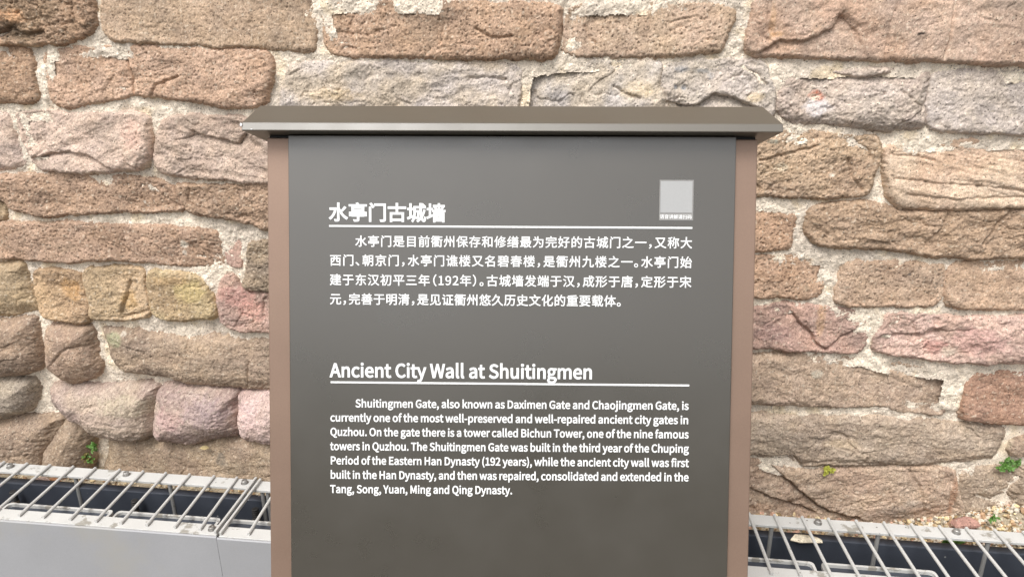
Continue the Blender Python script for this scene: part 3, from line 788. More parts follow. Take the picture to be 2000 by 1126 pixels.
# linear floodlights lying in the trough
def floodlight(xa, xb, label):
    root = empty('floodlight', TFR @ Matrix.Translation((xa, -.172, .395)))
    tag(root, label, 'floodlight', 'linear floodlights in the trough')
    L = xb-xa; w = .031
    bm = bmesh.new(); box(bm, 0, L, -w, w-.002, -.055, .030)
    bm_obj('housing', bm, M_NAVY, root, bevel=.004)
    # rim: a rounded loop
    bm = bmesh.new(); pts = []
    rc = .010
    for cx, cy, a0 in ((L-rc, w-rc, 0), (rc, w-rc, 90), (rc, -w+rc, 180), (L-rc, -w+rc, 270)):
        for k in range(5):
            a = R(a0 + k*22.5); pts.append((cx+rc*math.cos(a), cy+rc*math.sin(a)))
    n = len(pts); cx, cy = L/2, 0
    rings = []
    for off, z in ((0, .0302), (0, .038), (.006, .038), (.006, .0302)):
        rg = []
        for x, y in pts:
            dx = -off if x > L/2 else off; dy = -off if y > 0 else off
            rg.append(bm.verts.new((x+dx, y+dy, z)))
        rings.append(rg)
    for q in range(4):
        a, b = rings[q], rings[(q+1) % 4]
        for k in range(n): bm.faces.new((a[k], a[(k+1) % n], b[(k+1) % n], b[k]))
    bm_obj('rim', bm, M_BAR, root)
    k = max(2, int((L-.03)/.036))
    for i in range(k):
        x = .022 + (L-.044)*i/(k-1)
        bm = bmesh.new(); lathe(bm, [(.0162,.0303),(.0162,.034),(.0140,.0355),(.0125,.0350),(.004,.0352)], (x, -.010, 0), 20)
        bm_obj('lens', bm, M_LENS, root)
for pa, pb, lb in (((12,985),(216,1003),'linear floodlight in the trough at the left edge of the photo'),
                   ((222,1005),(432,1012),'linear floodlight in the trough between the left cable plug and the section joint'),
                   ((446,1013),(600,1022),'linear floodlight in the trough half hidden by the left post of the sign'),
                   ((1380,1090),(1592,1104),'linear floodlight in the trough just right of the sign'),
                   ((1606,1106),(1830,1120),'linear floodlight in the trough at the bottom edge of the photo right of the sign')):
    floodlight(along(*pa, .433)[0], along(*pb, .433)[0], lb)

# navy edging beam in front of the gravel
def build_beam():
    root = empty('edging_beam', TFR)
    tag(root, 'dark navy steel beam lying below the bars along the gravel strip', 'beam')
    bm = bmesh.new(); box(bm, -1.9, 2.9, -.0355, -.012, .2465, .4100)
    b = bm_obj('web', bm, M_NAVY, root, bevel=.0022)
    bm = bmesh.new(); box(bm, -1.9, 2.9, -.040, -.0357, .2465, .253)
    bm_obj('foot_flange', bm, M_NAVY, root)
build_beam()

# cable plugs standing in the trough
def plug(px, py, label, h=.062, lean=0.0):
    x, y = along(px, py, .36)
    root = empty('cable_plug', TFR @ Matrix.Translation((x, -.056, .36-h*.5)) @ Matrix.Rotation(lean, 4, 'Y'))
    tag(root, label, 'cable plug', 'cable plugs in the trough')
    bm = bmesh.new()
    lathe(bm, [(.006,0),(.0085,.002),(.0085,.016),(.0070,.018),(.0070,.024),(.0098,.025),(.0098,.040),(.008,.042)], (0,0,0), 12)
    bm_obj('plug_body', bm, M_GLAND, root)
    bm = bmesh.new()
    pr = []
    for k in range(5): pr += [(.0078,.0422+k*.006),(.0088,.0434+k*.006),(.0088,.0462+k*.006),(.0072,.0474+k*.006)]
    lathe(bm, pr, (0,0,0), 12)
    bm_obj('locking_ring', bm, M_BLACK, root)
    bm = bmesh.new(); tube(bm, [(0,0,.001),(.002,0,-.02),(.012,.004,-.055),(.05,.004,-.08)], .0042, 8)
    bm_obj('cable', bm, M_BLACK, root)
plug(54, 965, 'dirty brass cable plug in the trough nearest the left edge of the photo')
plug(278, 984, 'cable plug with black and white rings between two support rods', lean=.12)
plug(517, 996, 'black ringed cable plug half hidden beside the left post of the sign')

# ------------------------------------------------------------------ gravel strip
def pebble(bm, c, r, rng, flat=.7):
    m = bmesh.ops.create_icosphere(bm, subdivisions=1, radius=1.0)
    rot = Matrix.Rotation(rng.uniform(0, 6.28), 3, Vector((rng.uniform(-1,1), rng.uniform(-1,1), rng.uniform(-1,1))).normalized())
    sx, sy, sz = r*rng.uniform(.7,1.3), r*rng.uniform(.7,1.2), r*flat*rng.uniform(.7,1.1)
    for v in m['verts']:
        p = v.co * rng.uniform(.8, 1.12)
        v.co = rot @ Vector((p.x*sx, p.y*sy, p.z*sz)) + Vector(c)
    return m['verts']
def bed_z(x, y):
    z = .356 + .006*math.sin(x*9.1)*math.sin(x*3.3+1) 
    h = math.exp(-((x-1.98)/.24)**2)*.080*max(0, min(1, (y+.0)/.11))
    return z + h
def build_gravel():
    rng = random.Random(3)
    # soil under the pebbles
    bm = bmesh.new(); nx, ny = 260, 14; g = []
    for i in range(nx+1):
        row = []
        for j in range(ny+1):
            x = -1.9+4.8*i/nx; y = -.0118+.24*j/ny
            row.append(bm.verts.new((x, y, bed_z(x, y)-.004+rng.uniform(-.003,.003))))
        g.append(row)
    for i in range(nx):
        for j in range(ny): bm.faces.new((g[i][j], g[i+1][j], g[i+1][j+1], g[i][j+1]))
    for i in range(nx):
        pass
    me = bpy.data.meshes.new('soil'); bm.to_mesh(me); bm.free()
    at = me.color_attributes.new('tint', 'FLOAT_COLOR', 'POINT')
    for d in at.data:
        k = rng.uniform(.8, 1.15); d.color = (*[v*k for v in lin((158,146,126), ALB)], 1)
    so = link('soil_strip', me, M_GRAVEL); so.matrix_world = TFR; tag(so, kind='structure')
    md = so.modifiers.new('thickness', 'SOLIDIFY'); md.thickness = .12; md.offset = -1
    bm = bmesh.new(); lay = bm.verts.layers.float_color.new('tint')
    pal = [(196,178,146),(176,150,118),(206,196,176),(170,140,112),(150,140,126),(210,190,150),(186,150,130),(150,128,96)]
    for i in range(9000):
        x = rng.uniform(-1.5, 2.6) if i % 3 else rng.gauss(1.95, .25)
        y = rng.uniform(-.010, .20)
        hp = math.exp(-((x-1.98)/.3)**2)
        if x < X_J+.0 and y > .11: continue
        r = rng.choice((.0025,.003,.004,.005,.0065)) * (1.25 if x > .8 else 1.0)
        c = rng.choice(pal)
        if hp > .2 and rng.random() < .35: c = (206, 196, 180)
        k = rng.uniform(.85, 1.15); cl = [v*k for v in lin(c, ALB)]
        for v in pebble(bm, (x, y, bed_z(x, y)+r*.2), r, rng): v[lay] = (*cl, 1)
    me = bpy.data.meshes.new('gravel'); bm.to_mesh(me); bm.free()
    o = link('gravel', me, M_GRAVEL); o.matrix_world = TFR
    tag(o, 'pale and tan gravel strewn between the navy beam and the wall', 'gravel', kind='stuff')
build_gravel()

def fragment(px, py, z, size, col, label, seed, flat=.5):
    rng = random.Random(seed)
    q = on_z(px, py, z)
    bm = bmesh.new(); lay = bm.verts.layers.float_color.new('tint')
    m = bmesh.ops.create_icosphere(bm, subdivisions=3, radius=1.0)
    axes = [Vector((rng.uniform(-1,1), rng.uniform(-1,1), rng.uniform(-.6,1))).normalized() for _ in range(9)]
    lim = [rng.uniform(.55, .85) for _ in axes]
    cl = lin(col, ALB)
    for v in m['verts']:
        p = v.co.copy()
        for a, l in zip(axes, lim):
            e = p.dot(a)-l
            if e > 0: p -= a*e
        p *= 1+rng.uniform(-.02, .02)
        v.co = Vector((p.x*size[0], p.y*size[1], p.z*size[2]))
        k = rng.uniform(.82, 1.12); v[lay] = (*[c*k for c in cl], 1)
    me = bpy.data.meshes.new('rock_fragment'); bm.to_mesh(me); bm.free()
    o = link('rock_fragment', me, M_GRAVEL)
    o.location = q; o.rotation_euler = (rng.uniform(-.15,.15), rng.uniform(-.15,.15), -YAW)
    tag(o, label, 'stone', 'loose stone fragments on the gravel')
fragment(1880, 1022, .412, (.042,.024,.018), (170,132,120), 'pink triangular stone fragment lying on the gravel behind the right bars', 1)
fragment(1878, 1067, .382, (.03,.012,.009), (176,132,108), 'reddish stone fragment under the right bars beside green weed leaves', 2)
fragment(108, 938, .382, (.020,.010,.007), (206,150,112), 'orange brick fragment under the left bars on the gravel', 4)
fragment(84, 935, .382, (.024,.010,.006), (196,170,158), 'pale pink stone fragment under the left bars beside the orange one', 6)
fragment(1570, 1052, .412, (.046,.016,.006), (214,202,180), 'flat cream mortar lump lying over the navy beam right of the sign', 8)
fragment(1632, 1044, .382, (.020,.012,.010), (206,200,188), 'white stone lump under the right bars near the first support rod', 9)

# ------------------------------------------------------------------ weeds and a fallen leaf
def leaf(bm, base, d, up, L, W, lobes=False):
    """one small cupped leaf blade"""
    d = d.normalized(); sd = d.cross(up).normalized(); nn = sd.cross(d).normalized()
    prof = [(0,.03),(.15,.35),(.4,.9),(.65,1.0),(.85,.7),(1.0,.08)]
    if lobes: prof = [(0,.05),(.2,.8),(.35,.55),(.55,1.0),(.72,.6),(.86,.55),(1.0,.05)]
    rows = []
    for t, w in prof:
        c = base + d*L*t - nn*L*.25*t*t
        rows.append([bm.verts.new(c - sd*W*w*.5 + nn*W*.18*w), bm.verts.new(c), bm.verts.new(c + sd*W*w*.5 + nn*W*.18*w)])
    for a, b in zip(rows, rows[1:]):
        bm.faces.new((a[0], a[1], b[1], b[0])); bm.faces.new((a[1], a[2], b[2], b[1]))
def weed(px, py, out, label, mat, n, L, W, seed, spread=(1, 1), lobes=False, onz=None, mat2=None):
    rng = random.Random(seed)
    if onz is None:
        u, v = on_wall(px, py); P = W_O + W_U*u + W_V*v + W_N*out
        n_ = Vector(W_N)
    else:
        P = on_z(px, py, onz); n_ = Vector((0, -.5, .7))
    root = empty('weed', Matrix.Translation(P))
    tag(root, label, 'weed', 'small weeds in the wall joints')
    bs = bmesh.new(); bl_ = bmesh.new(); b2 = bmesh.new()
    for i in range(n):
        a = rng.uniform(0, 6.283); rr = rng.uniform(.2, 1)
        d = Vector((math.cos(a)*spread[0]*rr, 0, math.sin(a)*spread[1]*rr)) + n_*rng.uniform(.3, .9) * max(spread)*.5
        tip = d*rng.uniform(.7, 1.1)
        tube(bs, [(0,0,0), tuple(tip*.55 + Vector((0,0,.003))), tuple(tip)], .0009, 5)
        for q in range(2):
            dd = Vector((rng.uniform(-1,1), rng.uniform(-.6,0), rng.uniform(-.5,1)))
            leaf(b2 if (mat2 and rng.random() < .5) else bl_, tip, dd, (n_ + Vector((0,0,.6))).normalized(), L*rng.uniform(.7,1.2), W*rng.uniform(.8,1.15), lobes)
    bm_obj('stem', bs, mat, root)
    o = bm_obj('foliage', bl_, mat, root)
    md = o.modifiers.new('blade', 'SOLIDIFY'); md.thickness = .0004
    if mat2 and len(b2.verts):
        o = bm_obj('withered_foliage', b2, mat2, root)
        md = o.modifiers.new('blade', 'SOLIDIFY'); md.thickness = .0004
    else: b2.free()
weed(192, 864, .020, 'bright green fern-like weed in the dark gap between bottom left boulders', M_LEAF, 16, .010, .006, 1, (.014,.018), True)
weed(184, 886, .022, 'withered brown and green weed below the fern-like one in the boulder gap', M_LEAF3, 16, .010, .007, 2, (.016,.022), True, mat2=M_LEAF)
weed(1611, 908, .018, 'yellow-green weed sprouting from the joint right of the sign', M_LEAF2, 16, .008, .007, 3, (.018,.010))
weed(1958, 900, .012, 'bright green clover-like weed in the joint near the right edge', M_LEAF, 34, .008, .0075, 4, (.022,.017))
weed(1981, 898, .010, 'small sparse weed right beside the clover-like weed', M_LEAF, 12, .006, .005, 5, (.008,.012))
weed(1858, 1056, 0, 'broad-leaved green weed growing in gravel under the right bars', M_LEAF, 5, .028, .018, 6, (.022,.008), onz=.382)
weed(1933, 1013, 0, 'tiny green sprout on the pale gravel heap at right', M_LEAF, 6, .014, .006, 7, (.012,.010), True, onz=.425)
weed(330, 958, 0, 'low mossy weed in gravel under the left bars', M_LEAF3, 10, .008, .005, 8, (.020,.005), onz=.382)

def build_dead_leaf():
    u, v = on_wall(410, 862); P = W_O + W_U*u + W_V*v + W_N*.035
    bm = bmesh.new(); leaf(bm, Vector((-.011,0,0)), Vector((1,0,.1)), Vector((0,-.7,.7)), .024, .012)
    o = bm_obj('dead_leaf', bm, paint('dry_leaf', lin((196,176,128), .85), rough=.7, grain=.2))
    md = o.modifiers.new('blade', 'SOLIDIFY'); md.thickness = .0005
    o.location = P; tag(o, 'dry tan leaf lying on the tan stone below the pink boulders', 'leaf')
build_dead_leaf()

# outlines of the printed characters: advance, closed loops (350 units to the em)
GLYPHS = {
'(': (118,[(84,-69,103,-60,78,-7,64,50,59,109,64,168,78,225,103,277,84,286,56,232,38,174,32,109,38,44,56,-15)]),
')': (118,[(35,-69,62,-15,80,44,86,109,80,174,62,232,35,286,15,277,40,225,55,168,60,109,55,50,40,-7,15,-60)]),
',': (97,[(26,-67,54,-49,71,-24,77,7,74,27,65,40,50,44,38,41,30,34,26,22,30,10,38,2,50,-1,54,0,49,-20,37,-36,19,-48)]),
'-': (122,[(16,86,106,86,106,110,16,110)]),
'.': (97,[(49,-5,60,-1,69,7,72,20,69,32,60,41,49,44,37,41,29,32,26,20,29,7,37,-1)]),
'1': (194,[(31,0,172,0,172,27,120,27,120,257,96,257,81,249,63,243,42,238,42,218,88,218,88,27,31,27)]),
'2': (194,[(15,0,177,0,177,28,106,28,64,25,105,67,137,108,157,147,165,186,159,217,144,241,121,256,90,261,60,257,36,244,14,224,33,206,48,221,66,231,86,235,107,231,121,221,130,205,133,185,126,150,104,112,68,68,15,19)]),
'9': (194,[(82,-5,117,3,147,28,168,73,175,139,169,193,151,231,123,254,89,261,61,255,37,238,21,212,15,178,20,143,35,118,57,102,86,97,107,101,128,112,145,129,139,78,125,45,105,28,81,22,65,24,50,31,38,42,20,22,37,8,57,-1),(145,155,127,136,109,125,91,121,71,125,57,137,48,155,46,178,49,202,58,220,72,232,89,236,111,231,128,216,139,190)]),
'A': (213,[(1,0,34,0,59,78,153,78,177,0,211,0,124,257,88,257),(67,104,79,144,105,230,106,230,132,144,145,104)]),
'B': (230,[(35,0,117,0,156,5,187,19,207,42,214,75,210,99,200,117,183,129,162,137,162,138,183,150,195,170,200,194,193,223,175,242,147,253,111,257,35,257),(68,148,68,231,107,231,134,229,153,222,164,209,168,190,164,172,153,159,134,151,106,148),(68,26,68,123,112,123,142,120,164,111,178,97,182,76,178,54,164,38,142,29,112,26)]),
'C': (223,[(132,-5,163,0,189,12,211,32,193,53,176,37,156,27,133,24,100,31,75,52,59,85,54,129,59,172,76,205,101,226,134,233,155,230,172,221,187,209,204,230,187,245,163,257,134,261,89,252,53,226,29,184,20,128,29,72,52,31,88,4)]),
'D': (241,[(35,0,101,0,152,9,190,34,212,75,220,129,212,184,189,224,152,248,99,257,35,257),(68,27,68,230,97,230,136,224,165,204,181,172,187,129,181,86,165,54,136,34,97,27)]),
'E': (206,[(35,0,187,0,187,28,68,28,68,121,165,121,165,149,68,149,68,229,183,229,183,257,35,257)]),
'G': (241,[(136,-5,168,-1,195,10,215,25,215,133,131,133,131,106,186,106,186,39,173,31,157,26,139,24,103,31,76,52,59,85,54,129,60,172,77,205,104,226,139,233,162,230,180,221,194,209,212,230,194,245,170,256,138,261,91,252,54,226,29,184,20,128,29,72,53,31,90,4)]),
'H': (255,[(35,0,68,0,68,121,187,121,187,0,220,0,220,257,187,257,187,149,68,149,68,257,35,257)]),
'M': (284,[(35,0,64,0,64,142,60,218,62,218,82,159,131,26,153,26,201,159,222,218,223,218,219,142,219,0,249,0,249,257,210,257,161,119,143,66,142,66,123,119,74,257,35,257)]),
'O': (260,[(130,-5,174,5,209,31,231,74,239,129,231,185,209,226,174,252,130,261,86,252,51,226,28,185,20,129,28,74,51,31,86,5),(130,24,98,31,74,52,59,86,54,129,59,172,74,205,98,226,130,233,161,226,185,205,201,172,206,129,201,86,185,52,161,31)]),
'P': (222,[(35,0,68,0,68,102,110,102,148,107,178,121,198,146,204,181,198,217,178,240,148,253,109,257,35,257),(68,129,68,230,104,230,134,228,155,220,168,205,172,181,168,158,156,141,135,132,106,129)]),
'Q': (260,[(130,22,98,30,74,51,59,85,54,129,59,172,74,205,98,226,130,233,161,226,185,205,201,172,206,129,201,85,185,51,161,30),(208,-64,245,-58,239,-34,212,-37,186,-34,164,-22,149,-3,186,11,215,39,233,79,239,129,231,185,209,226,174,252,130,261,86,252,51,226,28,185,20,129,27,78,46,38,76,10,114,-4,128,-28,149,-47,176,-60)]),
'S': (209,[(106,-5,143,1,170,17,188,40,194,68,190,93,178,112,162,126,141,137,104,153,84,162,68,175,62,196,68,215,84,228,110,233,132,230,151,222,168,209,185,230,164,246,139,257,110,261,77,256,52,242,35,221,29,193,34,169,46,150,63,137,81,127,118,111,140,101,155,87,161,65,157,48,146,35,130,27,107,24,81,28,57,39,36,56,17,33,42,13,72,0)]),
'T': (210,[(89,0,121,0,121,229,199,229,199,257,11,257,11,229,89,229)]),
'W': (307,[(63,0,102,0,140,155,153,213,154,213,167,155,206,0,245,0,298,257,267,257,239,117,225,34,223,34,205,117,169,257,140,257,104,117,86,34,85,34,69,117,42,257,9,257)]),
'Y': (186,[(77,0,109,0,109,99,186,257,153,257,120,184,94,128,92,128,67,184,34,257,0,257,77,99)]),
'a': (197,[(76,-5,99,-1,120,9,139,23,140,23,143,0,169,0,169,117,165,149,154,174,133,189,103,195,74,191,49,182,29,170,41,148,58,158,77,165,98,168,117,164,129,154,136,138,137,120,85,111,49,97,28,77,21,49,25,26,36,10,54,-1),(85,21,68,24,56,34,51,51,56,68,70,82,97,92,137,99,137,46,120,32,103,24)]),
'b': (216,[(116,-5,147,2,173,22,192,55,199,98,194,138,179,169,155,188,123,195,102,191,82,182,63,168,64,202,64,279,32,279,32,0,58,0,61,20,62,20,79,7,98,-2),(111,22,97,24,81,30,64,42,64,142,82,156,99,165,115,168,138,163,154,149,163,127,165,98,161,66,150,42,132,28)]),
'c': (179,[(107,-5,129,-2,150,7,169,19,155,41,142,31,127,25,110,22,86,27,67,42,55,65,51,95,56,125,68,148,87,163,111,168,125,166,137,160,149,152,165,173,150,184,132,192,110,195,75,188,46,169,26,137,18,95,25,53,44,22,72,2)]),
'd': (217,[(97,-5,119,-1,138,9,155,22,156,22,159,0,185,0,185,279,153,279,153,206,154,173,138,185,121,192,101,195,70,188,43,168,25,137,19,95,24,53,40,21,65,2),(104,22,82,27,65,42,55,65,51,95,56,125,68,148,85,163,106,168,122,166,137,160,153,148,153,48,137,34,121,25)]),
'e': (194,[(109,-5,133,-2,154,5,172,15,160,36,146,28,130,23,113,21,88,26,68,39,55,60,50,88,178,88,179,106,174,143,160,171,136,189,103,195,72,188,44,168,25,137,18,95,25,53,45,22,74,2),(49,110,56,135,68,154,85,166,104,169,124,166,139,154,148,136,151,110)]),
'f': (114,[(12,164,37,164,37,0,69,0,69,164,110,164,110,190,69,190,69,220,72,241,81,253,96,258,118,252,125,277,93,283,68,279,51,266,41,247,37,221,37,190,12,188)]),
'g': (198,[(96,-88,136,-82,166,-68,186,-47,193,-22,188,-1,176,13,155,21,126,23,89,23,69,26,59,33,56,44,57,53,62,61,68,67,96,60,123,65,145,78,160,99,166,126,164,142,158,155,150,166,189,166,189,190,123,190,96,195,69,190,46,177,31,155,25,127,29,106,38,89,50,76,50,75,40,66,32,54,29,39,31,26,37,15,46,8,46,6,31,-6,21,-21,18,-37,24,-58,40,-74,65,-84),(96,82,76,87,61,103,56,127,61,151,76,166,96,172,117,166,131,151,137,127,131,103,116,87),(101,-65,71,-61,52,-50,46,-32,48,-21,54,-10,65,0,90,-3,123,-3,144,-5,157,-13,161,-27,154,-46,133,-60)]),
'h': (213,[(32,0,64,0,64,138,82,154,98,164,116,167,133,164,144,155,150,139,152,116,152,0,184,0,184,120,181,152,170,176,152,190,126,195,102,191,81,179,63,163,64,202,64,279,32,279)]),
'i': (96,[(32,0,64,0,64,190,32,190),(48,229,59,232,67,239,70,251,67,262,59,269,48,271,37,269,30,262,27,251,30,239,37,232)]),
'j': (96,[(12,-85,36,-80,53,-68,62,-48,64,-22,64,190,33,190,33,-22,31,-42,24,-55,9,-59,-9,-56,-15,-80),(48,229,59,232,67,239,70,251,67,262,59,269,48,271,37,269,30,262,27,251,30,239,37,232)]),
'k': (193,[(32,0,64,0,64,50,99,92,155,0,190,0,118,113,181,190,146,190,65,90,64,90,64,279,32,279)]),
'l': (100,[(66,-5,84,-2,80,23,73,22,69,23,66,28,64,36,64,279,32,279,32,38,36,15,47,0)]),
'm': (324,[(32,0,64,0,64,138,81,154,97,164,112,167,128,164,139,155,145,139,147,116,147,0,179,0,179,138,196,154,212,164,227,167,243,164,254,155,260,139,263,116,263,0,294,0,294,120,291,152,280,176,262,190,237,195,215,190,194,178,174,159,164,178,146,191,121,195,100,191,80,179,62,162,62,162,58,190,32,190)]),
'n': (214,[(32,0,64,0,64,138,82,154,98,164,116,167,133,164,144,155,150,139,152,116,152,0,184,0,184,120,181,152,170,176,152,190,126,195,102,191,81,179,62,162,62,162,58,190,32,190)]),
'o': (212,[(106,-5,139,2,167,22,187,53,194,95,187,137,167,169,139,188,106,195,73,188,45,169,25,137,18,95,25,53,45,22,73,2),(106,22,84,27,66,42,55,65,51,95,55,125,66,148,84,163,106,168,129,163,146,148,157,125,161,95,157,65,146,42,129,27)]),
'p': (217,[(32,-80,64,-80,64,-16,63,18,81,5,98,-2,116,-5,147,2,173,22,192,55,199,98,194,138,179,169,155,188,123,195,101,191,81,181,62,168,62,168,58,190,32,190),(111,22,97,24,81,30,64,42,64,142,82,156,99,165,115,168,138,163,154,149,163,127,165,98,161,66,150,42,132,28)]),
'r': (136,[(32,0,64,0,64,122,79,148,95,162,112,166,131,163,137,191,116,195,96,190,78,176,62,155,62,155,58,190,32,190)]),
's': (164,[(82,-5,112,0,133,12,146,30,151,52,146,75,132,90,114,101,93,110,73,118,58,128,52,143,56,156,68,166,88,170,103,168,117,162,131,153,146,173,130,184,110,192,87,195,59,191,39,179,26,162,22,141,27,120,39,105,57,94,77,86,98,78,114,66,120,50,116,35,104,24,83,20,62,23,44,31,27,43,11,22,31,8,56,-1)]),
't': (132,[(92,-5,127,2,121,27,99,21,82,26,72,38,70,58,70,164,121,164,121,190,70,190,70,244,43,244,40,190,9,188,9,164,38,164,38,59,41,33,50,13,66,0)]),
'u': (213,[(88,-5,112,0,132,12,151,30,152,30,154,0,181,0,181,190,149,190,149,55,132,37,115,26,97,23,81,26,70,35,64,51,62,74,62,190,29,190,29,70,33,38,44,14,62,0)]),
'v': (182,[(73,0,111,0,178,190,146,190,110,82,93,26,91,26,74,82,38,190,5,190)]),
'w': (281,[(62,0,99,0,126,102,139,157,141,157,154,103,181,0,220,0,272,190,241,190,213,80,202,27,200,27,187,80,157,190,126,190,96,80,83,27,82,27,70,80,42,190,9,190)]),
'x': (174,[(5,0,39,0,64,44,84,78,85,78,106,44,134,0,169,0,106,96,164,190,131,190,107,148,91,117,89,117,70,148,45,190,10,190,68,99)]),
'y': (182,[(35,-82,61,-77,80,-63,95,-42,106,-16,178,190,147,190,112,85,97,31,95,31,76,85,38,190,5,190,81,0,77,-15,67,-36,53,-50,34,-56,19,-53,13,-78)]),
'z': (166,[(12,0,156,0,156,26,53,26,153,173,153,190,23,190,23,164,112,164,12,17)]),
'、': (350,[(96,-20,119,1,95,28,68,55,41,78,18,58,44,35,71,8)]),
'。': (350,[(68,85,47,81,30,70,19,53,15,32,19,11,30,-6,47,-17,68,-21,89,-17,106,-6,117,11,121,32,117,53,106,70,89,81),(68,-4,50,1,37,14,33,32,37,50,50,63,68,68,86,63,99,50,104,32,99,14,86,1)]),
'一': (350,[(15,151,15,122,336,122,336,151)]),
'三': (350,[(43,260,43,234,308,234,308,260),(65,146,65,119,280,119,280,146),(23,24,23,-2,327,-2,327,24)]),
'东': (350,[(90,91,73,59,50,29,25,4,47,-13,73,14,96,48,116,84),(233,81,261,51,287,19,306,-9,329,4,309,32,283,63,255,92),(27,248,27,223,112,223,79,169,69,155,61,146,53,141,62,114,69,117,82,118,100,119,178,119,178,8,177,5,175,3,171,2,126,2,136,-25,159,-25,177,-23,190,-20,198,-14,203,-5,204,8,204,119,306,119,306,145,204,145,204,196,178,196,178,145,94,145,144,223,321,223,321,248,157,248,175,285,147,296,125,248)]),
'为': (350,[(57,275,93,221,117,233,107,249,94,267,79,284),(175,130,193,107,210,82,222,61,245,73,233,94,215,118,196,140),(144,293,144,252,143,210,29,210,29,183,140,183,129,136,108,87,72,40,19,-4,40,-23,96,25,134,77,156,131,167,183,287,183,282,87,275,31,266,7,262,4,258,2,251,2,197,4,201,-5,205,-15,206,-23,262,-24,273,-22,283,-18,291,-10,302,20,309,84,315,196,315,210,169,210,171,252,171,293)]),
'久': (350,[(118,294,91,229,55,171,12,126,35,107,64,136,90,171,113,211,205,211,174,136,131,75,77,28,15,-6,36,-29,80,-5,121,27,159,65,192,111,216,67,245,29,280,-3,319,-28,339,-4,297,20,260,53,230,94,207,140,220,168,231,198,239,230,221,239,216,237,126,237,146,287)]),
'之': (350,[(82,47,62,41,40,25,17,2,37,-22,53,0,68,15,81,22,90,18,101,10,114,1,140,-11,171,-16,209,-18,329,-14,337,14,210,8,174,9,144,14,120,25,111,30,183,83,251,147,304,213,284,226,279,225,35,225,35,199,259,199,211,144,151,90,86,46),(145,284,159,264,173,243,182,225,207,239,169,296)]),
'九': (350,[(28,204,28,178,121,178,112,121,94,70,62,27,12,-7,32,-28,84,10,119,58,139,115,148,178,229,178,229,18,230,-2,236,-15,248,-21,265,-23,306,-23,322,-20,333,-9,339,11,342,42,317,54,316,22,312,7,304,3,269,3,260,4,257,8,256,18,256,204,150,204,152,290,124,290,123,204)]),
'于': (350,[(43,269,43,243,165,243,165,154,19,154,19,128,165,128,165,11,164,5,160,2,154,1,91,1,102,-26,133,-26,157,-24,174,-21,184,-16,190,-5,192,11,192,128,331,128,331,154,192,154,192,243,307,243,307,269)]),
'京': (350,[(92,173,260,173,260,117,92,117),(240,58,264,33,287,5,304,-18,327,-3,309,20,285,47,261,72),(82,71,65,46,42,21,18,-1,37,-17,63,6,87,34,108,62),(145,289,167,251,23,251,23,225,328,225,328,251,197,251,171,297),(66,196,66,93,162,93,162,3,162,-1,159,-3,154,-4,102,-4,111,-28,139,-28,159,-27,174,-25,184,-19,189,-11,190,2,190,93,288,93,288,196)]),
'亭': (350,[(25,132,25,68,49,68,49,110,301,110,301,68,326,68,326,132),(95,202,255,202,255,173,95,173),(69,221,69,154,283,154,283,221),(149,289,166,264,21,264,21,242,330,242,330,264,197,264,174,296),(69,85,69,63,167,63,167,4,166,-1,164,-3,159,-4,103,-3,113,-27,141,-27,163,-26,179,-23,188,-18,194,-10,195,2,195,63,283,63,283,85)]),
'体': (350,[(88,293,67,241,41,193,11,153,26,127,56,168,56,-27,81,-27,81,212,112,286),(146,61,146,37,203,37,203,-26,229,-26,229,37,285,37,285,61,229,61,229,182,254,123,286,70,321,29,341,50,304,89,271,140,246,198,334,198,334,223,229,223,229,293,203,293,203,223,104,223,104,198,188,198,161,140,128,88,91,48,110,28,145,69,177,122,203,181,203,61)]),
'保': (350,[(158,254,289,254,289,190,158,190),(133,278,133,166,209,166,209,123,107,123,107,98,194,98,166,62,133,31,97,8,115,-13,149,12,182,44,209,81,209,-28,236,-28,236,82,262,45,293,12,325,-13,343,8,309,31,278,62,251,98,334,98,334,123,236,123,236,166,315,166,315,278),(97,293,73,241,42,194,8,154,23,129,61,174,61,-27,86,-27,86,213,121,285)]),
'修': (350,[(244,135,221,118,191,103,159,91,174,75,207,89,239,106,264,127),(278,100,248,77,208,59,164,46,177,28,223,44,265,65,298,92),(311,63,281,38,242,19,196,4,145,-6,158,-27,212,-15,261,2,302,25,333,53),(107,196,107,27,130,27,130,196),(194,234,291,234,278,216,261,199,242,185,222,200,206,217),(198,294,180,258,157,224,130,197,150,181,181,216,192,201,206,187,222,173,193,160,162,150,130,143,143,123,177,131,210,143,242,159,266,145,294,134,326,125,340,146,312,152,286,161,263,172,288,194,309,219,325,249,310,257,305,256,207,256,222,288),(82,292,62,239,36,190,7,149,21,122,54,168,54,-28,78,-28,78,215,106,285)]),
'元': (350,[(51,267,51,242,300,242,300,267),(21,169,21,143,110,143,104,96,90,54,62,19,17,-7,33,-27,83,3,114,42,130,89,138,143,204,143,204,18,206,-1,212,-14,225,-20,244,-22,295,-22,314,-18,325,-6,332,18,335,55,311,67,309,26,303,8,293,3,247,3,237,4,232,8,231,18,231,143,330,143,330,169)]),
'初': (350,[(56,283,86,234,107,248,76,294),(145,264,145,239,203,239,197,158,184,90,160,35,121,-8,141,-28,182,19,208,79,223,152,230,239,297,239,292,109,286,35,276,5,272,1,268,-1,262,-1,213,1,221,-25,272,-25,283,-23,292,-18,300,-10,311,25,318,106,323,250,323,264),(19,232,19,208,107,208,81,164,48,123,12,91,26,66,70,109,70,-28,97,-28,97,113,133,64,150,85,121,117,155,150,137,165,109,130,97,143,97,143,113,169,128,195,140,223,125,233,120,232)]),
